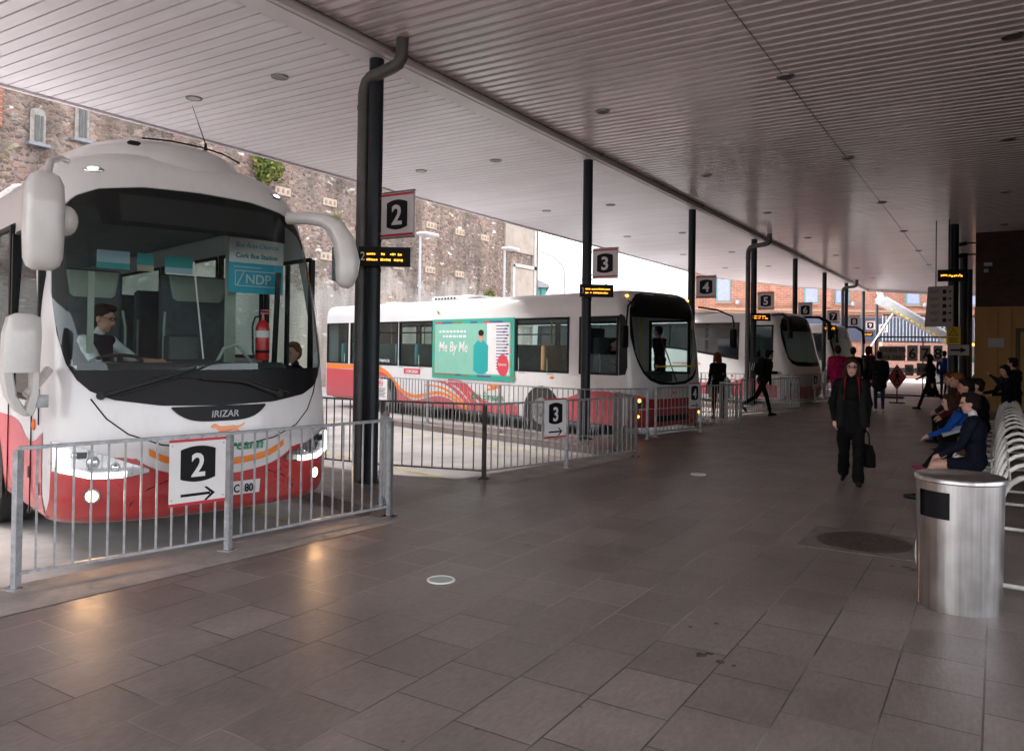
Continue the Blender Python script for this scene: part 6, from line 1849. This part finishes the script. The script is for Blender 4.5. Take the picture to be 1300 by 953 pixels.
person((.16, 17.6, 0), R(200), "person in a black coat over navy trousers in front of the ochre wall", h=1.52, top="black_cloth", legs="navy", hair="hair_dark", hstyle="bob", th=(4, -4), kn=(3, 5), sa=(20, 30), el=(60, 50), head=(20, 10), coat=.1, bulk=1.1)
person((.42, 13.2, 0), R(10), "person in black seated on the hidden side of the second bench", h=1.6, top="black_cloth", legs="black_cloth", hair="hair_dark", hstyle="short", th=(80, 82), kn=(80, 84), sa=(20, 20), el=(34, 34), lean=10, head=(0, 10), sit=.52)

# --- walkers farther off
bd, F_, q = person((-5.36, 21.3, 0), R(42), "man in black with a backpack striding past the number 4 railing", h=1.84, top="black_cloth", legs="black_cloth", hair="hair_dark", hstyle="short", th=(24, -30), kn=(10, 32), sa=(28, -10), el=(62, 20), ab=(6, 8), lean=14, head=(0, 10), bulk=1.18)
bp_ = empty("backpack", q['chest'] - q['fwd'] * .22 + Vector((0, 0, -.02)), R(42), "dark backpack with pale stripes on the striding man's back", "backpack")
b = MB(); b.rbox((0, 0, 0), (.20, .34, .50), "charcoal", .08); b.rbox((-.10, 0, -.08), (.08, .26, .26), "charcoal", .04); b.build("pack", bp_, smooth=50)
b = MB()
for s_ in (-1, 1): b.tube([(.08, s_ * .12, .22), (.24, s_ * .13, .24), (.34, s_ * .13, .08), (.26, s_ * .14, -.16), (.1, s_ * .14, -.2)], .018, "charcoal", 6, flat=.5); b.box((-.145, s_ * .05, -.06), (.004, .02, .2), "sock")
b.build("strap", bp_)
bp_.rotation_euler = (0, R(14), R(42))
bd, F_, q = person((-6.05, 19.65, 0), R(128), "woman with long red hair in black standing by the front of the single-deck bus", h=1.69, top="black_cloth", legs="charcoal", hair="hair_red", hstyle="long", th=(5, -5), kn=(4, 6), sa=(5, 10), el=(20, 30), coat=.10, fem=True)
bd, F_, q = person((-3.83, 23.5, 0), R(112), "woman in a magenta jacket seen from behind", h=1.92, top="magenta", legs="charcoal", hair="hair_brown", hstyle="short", th=(6, -6), kn=(4, 8), sa=(5, 5), el=(15, 20), coat=.08, fem=True, bulk=1.2)
sb_ = empty("shoulder_bag", q['chest'] + Vector((-.34, -.05, -.42)), R(112), "pale blue shoulder bag of the woman in magenta", "bag")
b = MB(); b.rbox((0, 0, 0), (.28, .1, .26), "pale_bag", .05); b.build("pouch", sb_, smooth=50); b = MB(); b.tube([(.1, 0, .12), (.14, -.12, .5), (.0, -.2, .62), (-.1, 0, .12)], .012, "pale_bag", 6); b.build("strap", sb_)
person((-3.80, 26.0, 0), R(96), "dark haired man in black partly hidden behind the woman with glasses", h=1.90, top="black_cloth", legs="black_cloth", hair="hair_dark", th=(6, -6), kn=(4, 8))
person((-3.85, 29.6, 0), R(60), "person in brown raising one arm beyond the padded coat", h=1.95, top="brown_cloth", legs="charcoal", hair="hair_brown", hstyle="bob", th=(5, -5), sa=(50, 10), el=(90, 20))
person((-3.0, 25.5, 0), R(100), "person in a dark padded coat and jeans seen from behind", h=1.78, top="charcoal", legs="denim", shoe="sock", hair="hair_dark", th=(10, -8), kn=(6, 14), coat=.16, bulk=1.28, sa=(8, 12), el=(30, 30))
bd, F_, q = person((-1.76, 27.3, 0), R(176), "long haired woman in a wide black coat walking left under the route board", h=1.78, top="black_cloth", legs="black_cloth", hair="hair_dark", hstyle="long", th=(26, -24), kn=(8, 30), coat=.28, bulk=1.25, sa=(-14, 20), el=(10, 40), fem=True)
person((-1.88, 36.5, 0), R(80), "man in a bright blue jacket beyond the direction sign", h=1.84, top="royal", legs="denim", hair="hair_dark", th=(5, -5), bulk=1.1)
# boy beside the coach door, seen through its windscreen
# --- driver of the coach
p_ = cw(-1.0, -.72, 0)
person((p_.x, p_.y, p_.z + .0), HEAD + R(38), "coach driver in a white short sleeved shirt at the wheel", h=1.78, top="navy", arm="shirt_white", legs="navy", hair="hair_dark", hstyle="short", th=(80, 76), kn=(60, 66), sa=(48, 40), el=(42, 50), ab=(16, 10), lean=8, head=(10, 12), sit=1.38,
       glasses=True, detail=True, vox=.010, sleeve=False, collar="sock")
p_ = cw(-1.68, 1.75, 0)
person((p_.x, p_.y, 0), HEAD + R(-100), "ginger haired boy in navy standing beyond the coach door", h=1.74, top="navy", legs="denim", hair="hair_ginger", hstyle="short", th=(4, -4), kn=(3, 4), sa=(0, 8), el=(20, 24), head=(30, 4), skin="skin_pale", collar="dark_red_cloth", detail=True, vox=.010)
# --- driver and passenger of the single-deck bus
BM = Matrix.Rotation(HEAD, 4, 'Z'); BM.translation = Vector(BO)
p_ = BM @ Vector((-1.0, -.62, .0)); person((p_.x, p_.y, p_.z), HEAD, "bus driver, a dark figure behind the single-deck bus windscreen", h=1.75, top="charcoal", legs="navy", hair="hair_dark", th=(80, 80), kn=(70, 70), sa=(50, 50), el=(35, 35), sit=1.28)
p_ = BM @ Vector((-2.2, -.62, .0)); person((p_.x, p_.y, p_.z), HEAD + R(20), "passenger in a dark red jacket sitting behind the bus driver's cab", h=1.8, top="dark_red_cloth", legs="navy", hair="hair_dark", th=(80, 80), kn=(80, 80), sit=1.24, bulk=1.15)
p_ = BM @ Vector((-.55, .45, .0)); person((p_.x, p_.y, p_.z + .72), HEAD + R(180), "dark standing figure inside the front of the single-deck bus", h=1.62, top="black_cloth", legs="black_cloth", hair="hair_dark", th=(5, -5), bulk=1.1)
